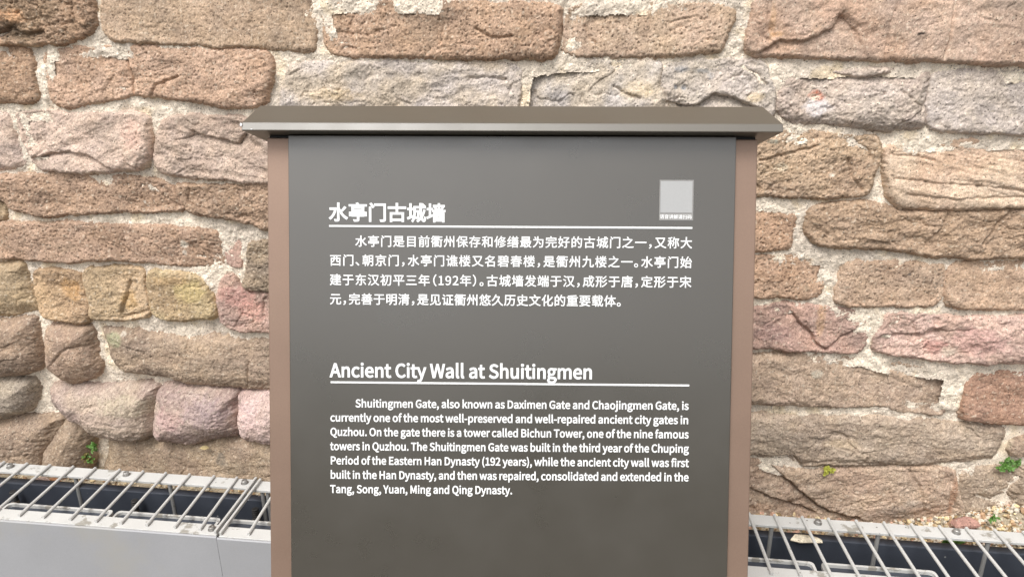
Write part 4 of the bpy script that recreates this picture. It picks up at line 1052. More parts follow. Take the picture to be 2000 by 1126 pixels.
'前': (350,[(211,180,211,36,236,36,236,180),(283,190,283,5,282,1,280,-1,275,-2,229,-1,238,-27,262,-26,281,-25,294,-22,302,-17,307,-8,308,5,308,190),(253,296,220,239,115,239,132,245,123,261,111,278,97,294,73,286,105,239,19,239,19,215,332,215,332,239,250,239,281,287),(143,105,143,70,65,70,65,105),(143,126,65,126,65,161,143,161),(41,183,41,-26,65,-26,65,49,143,49,143,2,143,-1,141,-3,137,-4,98,-3,107,-27,128,-26,144,-25,156,-22,164,-17,168,-9,169,2,169,183)]),
'化': (350,[(304,243,276,207,244,173,209,142,209,288,181,288,181,121,113,81,132,61,181,89,181,28,183,4,190,-11,204,-19,226,-22,289,-22,311,-17,325,-2,333,25,337,67,311,80,308,34,301,11,287,5,229,5,216,6,210,13,209,28,209,108,253,143,293,183,329,227),(110,294,84,242,51,194,15,155,32,129,72,176,72,-28,100,-28,100,217,136,286)]),
'历': (350,[(40,277,40,165,39,107,31,45,12,-12,35,-27,56,35,65,103,67,165,67,252,332,252,332,277),(173,234,171,175,89,175,89,151,169,151,161,102,144,58,117,22,74,-7,92,-26,138,6,168,47,186,96,195,151,286,151,281,73,275,27,266,7,262,4,257,3,251,2,199,5,208,-21,261,-22,272,-20,281,-16,289,-9,299,16,307,70,313,163,314,175,197,175,200,234)]),
'又': (350,[(34,269,34,243,61,243,86,179,117,121,156,72,112,42,64,18,13,-1,30,-25,81,-5,130,21,175,54,217,21,266,-5,321,-25,339,-1,285,17,237,41,195,72,229,110,258,154,282,205,300,262,283,271,278,269),(88,243,268,243,245,184,214,133,176,90,140,135,110,186)]),
'发': (350,[(236,277,280,225,301,239,256,289),(50,183,57,186,69,188,88,189,137,189,116,137,89,92,54,53,11,20,30,0,72,30,106,66,133,107,149,82,166,59,186,39,154,19,120,4,84,-6,98,-29,136,-16,173,1,206,21,240,0,278,-17,321,-29,338,-6,297,5,260,19,227,38,255,68,278,103,296,145,278,153,273,152,154,152,167,189,326,189,326,214,174,214,188,291,159,296,144,214,80,214,90,234,99,256,106,279,78,284,70,258,61,235,55,222,50,215,46,210,42,208),(206,54,184,76,165,100,150,126,260,126,245,99,227,75)]),
'古': (350,[(57,130,57,-28,84,-28,84,-10,266,-10,266,-27,294,-27,294,130,189,130,189,205,332,205,332,231,189,231,189,294,161,294,161,231,19,231,19,205,161,205,161,130),(84,15,84,104,266,104,266,15)]),
'史': (350,[(69,214,162,214,162,148,69,148),(189,214,283,214,283,148,189,148),(83,111,60,102,74,74,92,51,112,32,87,18,55,6,15,-5,31,-28,74,-16,108,-1,135,16,187,-7,250,-20,325,-27,338,0,265,5,204,15,155,34,174,62,184,91,188,123,310,123,310,239,189,239,189,293,162,293,162,239,43,239,43,123,161,123,158,96,149,72,132,49,114,66,97,86)]),
'名': (350,[(92,185,146,142,104,122,60,107,16,96,30,71,88,89,88,-28,114,-28,114,-9,271,-9,271,-28,297,-28,297,119,158,119,200,145,238,175,270,210,296,250,278,261,273,259,150,259,172,289,142,295,115,260,76,226,24,196,43,175,74,194,102,214,126,235,257,235,233,206,204,179,171,156,112,200),(271,15,114,15,114,95,271,95)]),
'和': (350,[(186,262,186,-12,211,-12,211,16,290,16,290,-10,316,-10,316,262),(211,42,211,236,290,236,290,42),(154,291,116,279,69,269,21,262,28,241,86,249,86,190,18,190,18,166,80,166,60,121,36,80,9,47,23,22,46,51,68,88,86,128,86,-27,112,-27,112,127,155,67,171,89,112,157,112,166,174,166,174,190,112,190,112,254,171,270)]),
'唐': (350,[(172,292,186,262,41,262,41,158,40,102,31,41,11,-15,33,-29,54,31,64,97,67,158,67,238,184,238,184,212,99,212,99,192,184,192,184,165,74,165,74,144,184,144,184,117,97,117,97,97,184,97,184,69,97,69,97,-28,123,-28,123,-14,277,-14,277,-28,305,-28,305,69,209,69,209,97,300,97,300,144,329,144,329,165,300,165,300,212,209,212,209,238,331,238,331,262,215,262,196,299),(209,144,275,144,275,117,209,117),(209,165,209,192,275,192,275,165),(123,7,123,49,277,49,277,7)]),
'善': (350,[(65,67,65,-28,90,-28,90,-16,261,-16,261,-27,288,-27,288,67),(90,5,90,46,261,46,261,5),(253,146,235,110,188,110,188,146,324,146,324,167,188,167,188,191,291,191,291,211,188,211,188,235,313,235,313,256,243,256,264,289,237,295,215,256,118,256,131,260,110,294,87,287,105,256,38,256,38,235,161,235,161,211,60,211,60,191,161,191,161,167,29,167,29,146,91,146,69,140,87,110,19,110,19,88,333,88,333,110,262,110,279,140),(161,146,161,110,110,110,114,111,93,146)]),
'城': (350,[(14,45,23,19,119,57,114,81,80,69,80,184,114,184,114,209,80,209,80,290,56,290,56,209,19,209,19,184,56,184,56,60),(303,177,295,146,284,116,271,89,266,127,262,169,260,216,334,216,334,241,308,241,326,253,283,292,266,280,306,241,259,241,259,294,234,294,235,241,128,241,128,131,127,95,122,58,110,21,90,-13,109,-29,132,7,145,49,151,91,153,131,153,147,197,147,196,96,194,67,191,55,182,52,155,53,161,31,193,31,200,32,206,35,211,40,216,57,218,94,220,159,220,169,153,169,153,216,235,216,239,157,244,104,252,58,232,33,209,10,182,-8,201,-27,223,-10,242,8,260,28,272,0,287,-18,305,-25,320,-21,330,-10,336,12,340,45,320,58,318,25,314,7,308,1,297,7,287,25,278,54,298,89,314,129,327,173)]),
'墙': (350,[(195,72,252,72,252,45,195,45),(176,86,176,30,271,30,271,86),(141,225,175,179,194,191,185,205,173,221,159,236),(288,235,253,189,272,180,309,225),(212,294,212,264,127,264,127,242,212,242,212,177,114,177,114,154,335,154,335,177,237,177,237,242,321,242,321,264,237,264,237,294),(131,129,131,-28,155,-28,155,-12,292,-12,292,-27,317,-27,317,129),(155,9,155,107,292,107,292,9),(12,57,22,32,118,76,113,98,78,83,78,186,112,186,112,210,78,210,78,290,54,290,54,210,16,210,16,186,54,186,54,73)]),
'大': (350,[(161,294,161,264,160,230,156,194,22,194,22,167,152,167,137,117,111,70,71,28,15,-6,35,-27,91,7,131,49,158,97,175,147,199,90,230,42,269,2,316,-27,335,-3,289,25,250,64,220,112,197,167,330,167,330,194,184,194,188,230,189,263,190,294)]),
'好': (350,[(22,102,79,60,59,32,35,10,9,-7,26,-28,53,-9,78,14,99,42,135,4,153,26,112,67,129,109,141,160,149,219,133,223,129,222,77,222,89,292,63,294,52,222,14,222,14,198,47,198),(122,198,115,155,105,117,92,83,51,112,72,198),(231,186,231,145,150,145,150,120,231,120,231,4,231,0,228,-3,224,-4,179,-3,188,-28,212,-28,230,-27,243,-24,252,-18,257,-10,258,3,258,120,336,120,336,145,258,145,258,180,283,203,306,230,326,257,307,270,301,268,166,268,166,244,283,244,268,223,250,203)]),
'始': (350,[(162,114,162,-28,186,-28,186,-13,292,-13,292,-27,317,-27,317,114),(186,11,186,91,292,91,292,11),(150,143,166,146,210,151,306,158,317,133,339,145,324,176,304,210,280,243,259,233,293,181,182,174,205,208,227,246,247,287,220,294,199,251,178,213,164,190,156,179,148,172,141,168),(71,198,111,198,105,155,97,118,86,84,50,112),(23,102,76,61,58,32,38,10,14,-7,30,-27,55,-9,77,15,95,43,127,7,144,29,106,68,120,111,130,161,136,221,121,223,117,222,76,222,87,291,62,293,52,222,15,222,15,198,47,198)]),
'存': (350,[(215,122,215,93,117,93,117,69,215,69,215,4,214,0,212,-2,207,-3,157,-3,165,-28,192,-28,212,-27,227,-24,235,-18,240,-10,241,3,241,69,335,69,335,93,241,93,241,113,267,131,292,151,313,172,296,185,291,184,147,184,147,160,266,160,250,146,233,133),(135,294,120,248,22,248,22,223,109,223,83,176,50,134,11,99,24,76,66,112,66,-27,92,-27,92,144,110,169,125,196,138,223,329,223,329,248,148,248,162,287)]),
'宋': (350,[(161,211,161,154,26,154,26,129,139,129,104,81,59,40,12,9,31,-13,79,21,124,66,161,119,161,-28,188,-28,188,117,226,67,271,23,319,-10,339,13,290,43,245,83,208,129,324,129,324,154,188,154,188,211),(151,288,167,254,28,254,28,180,55,180,55,229,295,229,295,180,322,180,322,254,198,254,177,295)]),
'完': (350,[(79,191,79,167,270,167,270,191),(20,126,20,102,114,102,108,61,93,30,64,8,15,-7,29,-28,83,-11,116,16,133,53,141,102,202,102,202,14,204,-4,210,-15,223,-21,243,-22,297,-22,314,-20,325,-10,332,8,335,38,311,48,309,18,304,5,294,2,245,2,235,3,230,6,229,14,229,102,330,102,330,126),(147,290,165,254,29,254,29,176,55,176,55,229,293,229,293,176,321,176,321,254,196,254,174,297)]),
'定': (350,[(78,132,71,87,57,48,38,15,13,-12,34,-29,55,-7,73,20,86,50,114,13,150,-9,193,-20,244,-22,326,-22,336,4,246,4,188,8,188,79,293,79,293,103,188,103,188,161,278,161,278,186,74,186,74,161,161,161,161,15,135,30,113,52,97,84,105,130),(149,289,165,255,29,255,29,178,55,178,55,230,294,230,294,178,321,178,321,255,195,255,175,297)]),
'州': (350,[(83,288,83,180,81,131,73,82,54,35,20,-7,39,-27,76,19,97,71,107,125,109,180,109,288),(183,280,183,-4,209,-4,209,280),(287,289,287,-24,313,-24,313,289),(43,208,36,175,25,143,10,115,33,105,47,134,58,168,66,201),(117,194,129,163,138,132,144,105,167,115,161,141,151,172,139,202),(216,195,232,165,246,135,255,108,277,119,267,146,253,176,237,205)]),
'平': (350,[(61,221,74,193,86,164,93,140,118,148,110,172,98,200,85,228),(264,229,254,201,240,172,226,146,249,139,292,222),(18,122,18,96,161,96,161,-28,188,-28,188,96,332,96,332,122,188,122,188,244,313,244,313,271,37,271,37,244,161,244,161,122)]),
'年': (350,[(17,78,17,53,179,53,179,-28,206,-28,206,53,334,53,334,78,206,78,206,148,310,148,310,173,206,173,206,227,318,227,318,252,107,252,124,289,97,296,76,249,49,207,18,174,40,157,59,177,77,200,94,227,179,227,179,173,75,173,75,78),(101,78,101,148,179,148,179,78)]),
'建': (350,[(138,264,138,243,203,243,203,217,116,217,116,196,203,196,203,169,136,169,136,148,203,148,203,121,133,121,133,101,203,101,203,73,118,73,118,52,203,52,203,17,228,17,228,52,328,52,328,73,228,73,228,101,315,101,315,121,228,121,228,148,307,148,307,196,331,196,331,217,307,217,307,264,228,264,228,294,203,294,203,264),(228,196,283,196,283,169,228,169),(228,217,228,243,283,243,283,217),(34,138,36,142,41,146,47,149,90,149,85,119,78,92,70,68,61,83,53,100,47,120,27,113,36,86,47,64,59,44,46,23,30,4,13,-11,32,-28,48,-14,63,4,76,25,107,3,142,-11,183,-17,229,-19,327,-19,337,5,229,5,187,6,149,13,115,25,87,46,100,82,110,123,117,169,102,173,97,172,67,172,85,201,102,232,118,265,102,276,93,272,22,272,22,249,83,249,68,219,54,195,45,180,38,170,30,163,23,159)]),
'形': (350,[(296,289,269,260,236,234,201,214,220,195,256,218,291,247,321,278),(306,192,278,162,242,134,204,112,223,93,262,118,299,148,330,182),(314,97,281,56,237,20,186,-7,205,-28,257,2,303,42,339,88),(141,248,141,157,85,157,85,248),(14,157,14,133,60,133,57,94,50,56,36,20,13,-13,33,-30,58,6,74,46,82,89,85,133,141,133,141,-28,167,-28,167,133,205,133,205,157,167,157,167,248,201,248,201,272,20,272,20,248,60,248,60,157)]),
'悠': (350,[(114,251,114,112,139,112,139,251),(96,75,96,12,99,-5,107,-16,122,-22,147,-23,228,-23,249,-21,262,-13,270,4,274,30,250,40,247,14,240,3,227,1,149,1,132,2,124,5,123,13,123,75),(137,81,164,63,190,44,210,26,229,43,208,60,182,79,155,96),(263,69,282,41,300,12,312,-14,338,-3,324,22,306,51,286,78),(57,70,47,44,35,18,19,-5,42,-18,57,6,70,34,80,61),(205,294,188,256,166,221,140,193,161,175,189,208,199,187,211,167,224,150,203,135,179,122,153,112,169,91,196,102,220,116,241,131,266,112,293,96,324,84,340,106,310,117,283,131,259,149,278,172,292,199,304,229,333,229,333,253,216,253,230,287),(276,229,268,206,256,185,242,166,227,185,215,206,204,229),(95,294,71,256,42,221,9,193,26,172,60,204,60,95,85,95,85,234,119,286)]),
'成': (350,[(190,294,192,235,45,235,45,136,43,87,34,35,13,-13,35,-30,54,8,65,52,71,96,72,136,72,138,136,138,135,90,132,62,129,50,117,47,80,48,88,24,130,23,138,25,145,28,151,34,157,51,160,88,162,152,162,163,72,163,72,209,194,209,200,154,208,104,220,60,195,35,168,14,139,-5,158,-26,184,-9,208,10,230,32,248,1,269,-19,294,-26,312,-22,324,-9,331,14,336,52,313,66,310,29,305,8,297,1,279,8,264,26,250,56,274,91,295,131,312,175,285,182,273,148,258,116,240,86,232,123,225,164,221,209,333,209,333,235,219,235,218,294),(235,277,258,263,280,249,298,235,314,253,296,266,274,280,251,293)]),
'扫': (350,[(69,293,69,225,18,225,18,201,69,201,69,123,13,110,21,85,69,97,69,4,69,0,67,-2,63,-2,26,-2,34,-26,55,-26,71,-24,82,-21,90,-16,94,-8,95,5,95,104,144,117,141,141,95,129,95,201,141,201,141,225,95,225,95,293),(147,261,147,237,291,237,291,150,155,150,155,124,291,124,291,23,145,23,145,-1,291,-1,291,-27,317,-27,317,261)]),
'文': (350,[(148,288,174,233,203,243,175,297),(18,232,18,207,72,207,95,156,123,110,157,70,115,41,67,16,13,-2,29,-27,84,-6,133,20,176,51,218,19,266,-6,320,-26,339,-1,285,16,238,40,196,70,229,109,256,155,279,207,334,207,334,232),(176,89,146,124,120,163,99,207,249,207,229,162,205,123)]),
'明': (350,[(118,158,118,88,53,88,53,158),(118,182,53,182,53,249,118,249),(28,273,28,31,53,31,53,64,143,64,143,273),(299,255,299,194,201,194,201,255),(175,279,175,154,174,112,165,68,145,25,110,-12,129,-30,162,4,184,43,195,84,299,84,299,7,298,2,295,-1,290,-2,239,-1,249,-27,276,-27,296,-26,310,-22,319,-17,324,-7,325,7,325,279),(299,170,299,108,199,108,201,154,201,170)]),
'春': (350,[(158,294,154,266,37,266,37,243,148,243,140,217,49,217,49,196,131,196,116,168,19,168,19,145,100,145,76,119,47,96,13,76,31,55,50,66,68,78,84,91,84,-28,111,-28,111,-14,240,-14,240,-26,268,-26,268,91,285,78,302,66,320,57,338,78,305,95,275,118,250,145,332,145,332,168,147,168,160,196,302,196,302,217,169,217,176,243,312,243,312,266,182,266,186,292),(133,145,221,145,241,118,111,118),(111,43,240,43,240,9,111,9),(111,64,111,96,240,96,240,64)]),
'是': (350,[(83,213,265,213,265,184,83,184),(83,260,265,260,265,231,83,231),(57,280,57,164,292,164,292,280),(81,105,67,58,45,19,12,-10,32,-28,54,-10,72,12,87,38,112,9,143,-10,183,-19,231,-21,327,-21,337,4,232,4,191,6,191,54,307,54,307,77,191,77,191,116,330,116,330,140,21,140,21,116,165,116,165,10,137,21,115,39,98,67,107,101)]),
'最': (350,[(87,222,264,222,264,197,87,197),(87,264,264,264,264,240,87,240),(62,283,62,179,290,179,290,283),(139,137,139,114,75,114,75,137),(16,15,19,-8,139,6,139,-28,164,-28,164,9,183,12,183,33,164,31,164,137,332,137,332,159,17,159,17,137,51,137,51,18),(178,116,178,94,199,94,192,92,203,67,218,45,235,25,215,11,194,1,172,-8,185,-27,208,-17,231,-5,252,9,273,-6,296,-18,322,-27,338,-6,313,1,290,12,270,25,291,49,309,77,322,110,307,117,302,116),(215,94,291,94,281,74,268,56,252,40,238,56,225,74),(139,94,139,69,75,69,75,94),(139,50,139,28,75,21,75,50)]),
'朝': (350,[(52,134,143,134,143,105,52,105),(52,183,143,183,143,154,52,154),(14,56,14,33,83,33,83,-27,109,-27,109,33,178,33,178,56,109,56,109,85,167,85,167,203,109,203,109,231,177,231,177,255,109,255,109,294,83,294,83,255,18,255,18,231,83,231,83,203,28,203,28,85,83,85,83,56),(296,170,296,110,220,110,221,148,221,170),(296,194,221,194,221,254,296,254),(196,277,196,148,195,107,188,65,173,23,147,-14,167,-29,193,6,209,45,217,86,296,86,296,5,295,1,293,-1,289,-2,249,-2,257,-28,280,-28,296,-27,308,-23,316,-17,320,-8,321,5,321,277)]),
'楼': (350,[(146,275,172,228,193,238,166,284),(292,288,263,236,282,228,316,278),(216,294,216,226,133,226,133,204,200,204,176,183,150,164,123,150,140,131,166,147,193,167,216,190,216,134,241,134,241,192,265,169,292,149,318,133,335,153,309,166,282,184,258,204,327,204,327,226,241,226,241,294),(266,81,258,62,247,46,233,32,186,49,205,81),(149,39,209,18,184,8,155,0,120,-5,131,-27,173,-19,208,-8,237,6,308,-27,326,-8,258,22,273,39,284,59,293,81,331,81,331,104,217,104,229,129,203,133,190,104,126,104,126,81,177,81),(62,294,62,227,20,227,20,202,61,202,48,153,31,106,11,69,25,43,39,69,51,100,62,134,62,-28,86,-28,86,155,110,107,126,126,86,188,86,202,121,202,121,227,86,227,86,294)]),
'水': (350,[(25,204,25,178,111,178,95,129,73,87,45,53,14,27,35,6,70,38,101,81,125,135,143,199,125,206,120,204),(286,228,266,203,242,176,218,152,190,209,190,293,162,293,162,8,161,3,159,1,154,0,110,0,120,-28,144,-28,162,-26,175,-23,184,-17,188,-7,190,8,190,156,216,110,247,69,283,35,322,8,341,33,301,57,263,91,231,132,257,156,285,183,310,211)]),
'汉': (350,[(32,270,56,258,80,244,98,230,112,251,93,264,70,277,46,289),(15,175,39,163,62,149,80,136,93,157,75,170,51,182,27,193),(25,-6,45,-23,109,90,91,107,69,66,46,27),(126,268,126,243,143,243,141,242,158,178,181,120,210,69,177,37,139,12,99,-6,114,-28,155,-8,192,17,226,48,254,18,286,-7,322,-27,340,-6,303,14,271,38,243,68,276,121,301,186,318,263,301,269,297,268),(166,243,290,243,275,184,254,133,227,90,201,136,181,187)]),
'清': (350,[(29,270,49,258,69,245,84,232,100,252,85,264,65,277,44,288),(12,177,34,165,54,151,70,138,86,159,70,171,49,184,27,196),(23,-7,47,-23,99,91,78,107,60,65,41,25),(151,74,278,74,278,47,151,47),(151,94,151,120,278,120,278,94),(201,294,201,267,112,267,112,246,201,246,201,224,120,224,120,205,201,205,201,181,98,181,98,160,333,160,333,181,227,181,227,205,311,205,311,224,227,224,227,246,320,246,320,267,227,267,227,294),(126,140,126,-28,151,-28,151,27,278,27,278,2,277,-2,275,-3,271,-4,232,-4,239,-27,261,-26,278,-25,290,-22,298,-17,301,-10,303,1,303,140)]),
'的': (350,[(193,148,213,120,233,91,247,66,269,80,214,160),(84,295,70,238,30,238,30,-19,55,-19,55,9,152,9,152,238,94,238,112,290),(55,214,128,214,128,140,55,140),(55,33,55,117,128,117,128,33),(209,296,196,248,177,204,155,168,177,153,189,171,200,192,210,215,300,215,295,102,288,36,279,8,274,5,270,3,264,2,211,5,220,-21,272,-21,284,-19,292,-15,301,-7,312,25,319,98,325,225,325,239,220,239,235,290)]),
'目': (350,[(82,165,266,165,266,107,82,107),(82,190,82,246,266,246,266,190),(82,82,266,82,266,23,82,23),(55,272,55,-26,82,-26,82,-2,266,-2,266,-26,293,-26,293,272)]),
'码': (350,[(144,72,144,48,277,48,277,72),(172,228,160,118,167,118,302,118,295,55,287,18,279,1,265,-3,227,-1,234,-26,276,-26,285,-24,293,-21,300,-15,311,7,320,52,328,129,329,140,286,140,300,273,281,275,277,273,155,273,155,249,272,249,261,140,188,140,196,226),(18,276,18,251,61,251,49,200,32,153,10,115,22,86,41,115,41,-12,63,-12,63,16,128,16,128,168,64,168,86,251,138,251,138,276),(63,144,105,144,105,40,63,40)]),
'碧': (350,[(202,194,290,194,290,159,202,159),(202,248,290,248,290,214,202,214),(20,157,22,135,163,150,163,171,105,165,105,200,153,200,153,221,105,221,105,254,160,254,160,275,26,275,26,254,81,254,81,221,29,221,29,200,81,200,81,163),(20,118,20,96,107,96,79,66,47,41,11,22,27,0,83,37,83,-29,109,-29,109,-15,270,-15,270,-27,298,-27,298,65,113,65,136,96,331,96,331,118),(109,6,109,44,270,44,270,6),(178,269,178,138,315,138,315,269,256,269,265,290,237,294,230,269)]),
'称': (350,[(179,158,169,114,155,75,137,42,159,28,177,64,192,106,204,153),(274,154,289,113,301,70,309,32,333,40,325,77,312,120,297,161),(186,293,176,249,162,208,143,174,143,194,98,194,98,256,143,270,127,291,97,280,60,271,22,263,29,243,73,250,73,194,19,194,19,169,70,169,54,128,33,89,12,58,25,36,42,61,58,92,73,127,73,-28,98,-28,98,130,128,84,143,105,98,156,98,169,139,169,138,167,160,153,173,174,184,197,194,223,229,223,229,4,228,1,226,-1,223,-2,186,-2,196,-27,215,-26,231,-25,242,-22,250,-17,254,-8,255,4,255,223,302,223,284,184,307,179,335,244,318,249,314,248,202,248,211,289)]),
'端': (350,[(18,228,18,204,136,204,136,228),(29,183,36,141,41,97,44,58,65,62,62,101,56,144,49,187),(53,284,76,231,99,239,75,291),(143,112,143,-28,166,-28,166,89,197,89,197,-25,218,-25,218,89,250,89,250,-24,271,-24,271,89,304,89,304,-4,300,-8,278,-8,286,-29,299,-28,310,-27,318,-25,324,-20,326,-13,327,-4,327,112,237,112,246,144,335,144,335,168,132,168,132,144,217,144,211,112),(147,277,147,193,323,193,323,277,298,277,298,216,245,216,245,293,220,293,220,216,171,216,171,277),(102,190,96,143,89,92,81,48,15,33,21,7,138,37,135,61,101,53,124,186)]),
'缮': (350,[(14,19,18,-7,130,16,129,40),(157,142,172,107,130,107,130,85,334,85,334,107,292,107,309,142,288,149,330,149,330,169,244,169,244,192,315,192,315,211,244,211,244,232,327,232,327,253,282,253,300,287,275,295,257,253,197,253,207,257,186,294,165,286,183,253,138,253,138,232,219,232,219,211,149,211,149,192,219,192,219,169,136,169,136,149,219,149,219,107,183,107,194,111,177,148),(244,149,286,149,270,107,244,107),(152,68,152,-28,176,-28,176,-15,289,-15,289,-27,313,-27,313,68),(176,6,176,48,289,48,289,6),(20,148,21,150,79,159,41,110,31,99,23,92,15,88,23,64,33,68,62,74,122,85,121,107,56,97,82,128,107,162,130,198,111,212,94,182,46,177,68,209,89,245,108,282,86,293,67,251,47,216,33,194,26,184,19,177,13,174)]),
'衢': (350,[(260,275,260,250,333,250,333,275),(117,232,148,232,148,213,117,213),(117,198,148,198,148,179,117,179),(117,266,148,266,148,248,117,248),(99,283,99,162,166,162,166,283),(196,232,230,232,230,213,196,213),(196,198,230,198,230,179,196,179),(196,266,230,266,230,248,196,248),(179,283,179,162,247,162,247,283),(64,294,50,266,32,238,12,214,27,194,49,222,71,253,89,286),(256,193,256,169,286,169,286,1,285,-2,284,-3,281,-4,252,-4,259,-28,276,-28,289,-27,299,-23,306,-18,309,-10,310,1,310,169,336,169,336,193),(176,75,176,53,132,53,132,75),(170,154,180,134,134,134,144,155,122,158,110,132,93,105,71,79,87,65,110,93,110,-22,132,-22,132,-8,248,-8,248,12,197,12,197,35,241,35,241,53,197,53,197,75,241,75,241,93,197,93,197,115,246,115,246,134,201,134,188,161),(176,93,132,93,132,115,176,115),(176,35,176,12,132,12,132,35),(73,222,56,187,35,154,12,127,27,103,49,130,49,-28,70,-28,70,164,96,214)]),
'西': (350,[(21,271,21,246,125,246,125,195,40,195,40,-27,65,-27,65,-5,287,-5,287,-26,313,-26,313,195,224,195,224,246,329,246,329,271),(65,20,65,85,81,67,113,89,133,114,144,142,148,171,199,171,199,116,200,98,206,87,217,81,235,80,282,80,287,80,287,20),(65,86,65,171,124,171,121,148,112,125,94,104),(148,195,148,246,199,246,199,195),(224,171,287,171,287,105,280,105,238,105,229,105,225,109,224,116)]),
'要': (350,[(235,81,222,62,206,46,186,33,109,49,132,81),(42,226,42,135,135,135,118,104,19,104,19,81,102,81,65,35,152,17,114,7,71,0,21,-5,32,-27,93,-20,146,-9,189,8,301,-28,324,-8,218,25,237,41,252,60,264,81,332,81,332,104,148,104,163,131,147,135,311,135,311,226,227,226,227,256,326,256,326,279,24,279,24,256,120,256,120,226),(145,256,202,256,202,226,145,226),(67,204,120,204,120,157,67,157),(145,204,202,204,202,157,145,157),(227,204,285,204,285,157,227,157)]),
'见': (350,[(181,104,181,17,183,-1,191,-12,204,-18,226,-20,288,-20,308,-17,321,-6,328,15,332,49,307,59,305,24,299,8,286,5,228,5,215,6,209,9,207,18,207,104),(158,215,154,133,136,70,95,24,16,-6,32,-28,115,6,160,57,180,126,186,215),(62,275,62,74,90,74,90,248,259,248,259,74,287,74,287,275)]),
'解': (350,[(92,185,92,142,61,142,61,185),(111,185,143,185,143,142,111,142),(56,205,74,242,120,242,104,205),(66,294,53,252,34,214,11,183,31,167,38,177,38,112,37,69,29,24,12,-17,32,-29,44,-3,52,25,57,55,92,55,92,-9,111,-9,111,55,143,55,143,2,142,-1,141,-2,138,-2,112,-2,119,-25,135,-25,146,-23,155,-20,161,-15,164,-8,165,2,165,205,128,205,150,254,134,264,130,263,82,263,90,289),(92,122,92,76,60,76,61,112,61,122),(111,122,143,122,143,76,111,76),(205,161,197,132,187,105,173,82,193,71,211,105,250,105,250,63,179,63,179,40,250,40,250,-28,275,-28,275,40,336,40,336,63,275,63,275,105,327,105,327,129,275,129,275,162,250,162,250,129,220,129,227,157),(179,276,179,254,227,254,217,223,200,197,171,177,186,159,212,176,231,198,243,225,251,254,302,254,299,221,296,201,293,192,283,189,251,190,257,169,294,168,301,170,308,173,313,177,319,191,323,219,326,266,326,276)]),
'讲': (350,[(37,273,88,217,107,235,55,289),(15,184,15,159,63,159,63,37,60,23,53,12,46,5,61,-19,132,40,122,62,89,38,89,184),(260,200,260,118,198,118,199,134,199,200),(172,294,172,226,125,226,125,200,172,200,172,134,172,118,117,118,117,92,171,92,163,54,148,19,121,-12,141,-28,166,-3,182,26,192,58,197,92,260,92,260,-27,287,-27,287,92,336,92,336,118,287,118,287,200,330,200,330,226,287,226,287,294,260,294,260,226,199,226,199,294)]),
'证': (350,[(36,269,90,215,108,234,93,250,73,268,53,285),(123,11,123,-14,337,-14,337,11,254,11,254,126,323,126,323,151,254,151,254,243,329,243,329,267,135,267,135,243,227,243,227,11,179,11,179,179,153,179,153,11),(18,184,18,159,67,159,67,37,63,21,55,8,47,0,63,-18,138,43,127,66,92,39,92,184)]),
'语': (350,[(34,269,87,214,105,232,90,249,71,267,51,285),(137,218,137,196,182,196,170,148,112,148,112,124,335,124,335,148,294,148,301,218,283,220,278,218,214,218,222,258,324,258,324,282,124,282,124,258,195,258,187,218),(197,148,209,196,274,196,269,148),(141,95,141,-28,166,-28,166,-14,286,-14,286,-27,312,-27,312,95),(166,9,166,71,286,71,286,9),(65,-18,138,37,131,59,89,31,89,185,16,185,16,159,64,159,64,32,62,20,57,11,52,6)]),
'请': (350,[(37,270,90,216,107,235,93,251,74,269,54,286),(15,184,15,159,67,159,67,31,64,17,58,7,50,1,64,-22,72,-13,93,4,138,39,129,61,92,34,92,184),(173,74,283,74,283,46,173,46),(173,93,173,120,283,120,283,93),(215,294,215,267,134,267,134,246,215,246,215,224,143,224,143,205,215,205,215,181,123,181,123,160,336,160,336,181,241,181,241,205,315,205,315,224,241,224,241,246,325,246,325,267,241,267,241,294),(148,140,148,-28,173,-28,173,26,283,26,283,2,282,-2,280,-3,277,-4,237,-4,245,-27,267,-26,283,-25,295,-22,303,-17,307,-10,308,1,308,140)]),
'谯': (350,[(148,47,140,25,129,1,116,-18,137,-30,150,-9,161,15,169,39),(188,40,196,-25,218,-21,209,43),(234,40,254,-23,276,-17,255,46),(283,43,316,-27,339,-18,304,51),(219,284,240,237,264,248,242,293),(39,271,90,219,107,237,56,287),(236,164,236,135,169,135,169,164),(167,294,150,248,128,205,102,170,119,149,144,182,144,53,169,53,169,62,334,62,334,84,260,84,260,114,320,114,320,135,260,135,260,164,320,164,320,185,260,185,260,214,330,214,330,236,172,236,192,288),(236,185,169,185,169,214,236,214),(236,114,236,84,169,84,169,114),(16,185,16,159,63,159,63,33,60,18,53,6,46,-1,60,-20,130,42,120,64,87,37,87,185)]),
'载': (350,[(258,275,274,259,289,243,300,229,320,243,309,257,293,273,277,287),(294,175,283,143,271,111,255,81,249,114,245,152,241,194,333,194,333,215,240,215,239,294,213,294,215,215,129,215,129,245,191,245,191,266,129,266,129,294,104,294,104,266,37,266,37,245,104,245,104,215,19,215,19,194,216,194,221,140,227,92,237,51,219,27,199,7,178,-11,196,-29,214,-13,231,4,246,22,261,-3,279,-20,300,-25,315,-22,326,-11,333,11,337,43,317,57,314,24,309,6,302,0,288,6,275,22,264,48,285,85,303,126,317,168),(23,32,26,8,117,17,117,-27,141,-27,141,20,205,26,205,48,141,42,141,75,197,75,197,98,141,98,141,126,117,126,117,98,68,98,90,137,204,137,204,159,101,159,112,186,86,193,74,159,24,159,24,137,64,137,50,112,45,103,40,97,34,94,42,70,48,73,58,74,71,75,117,75,117,40)]),
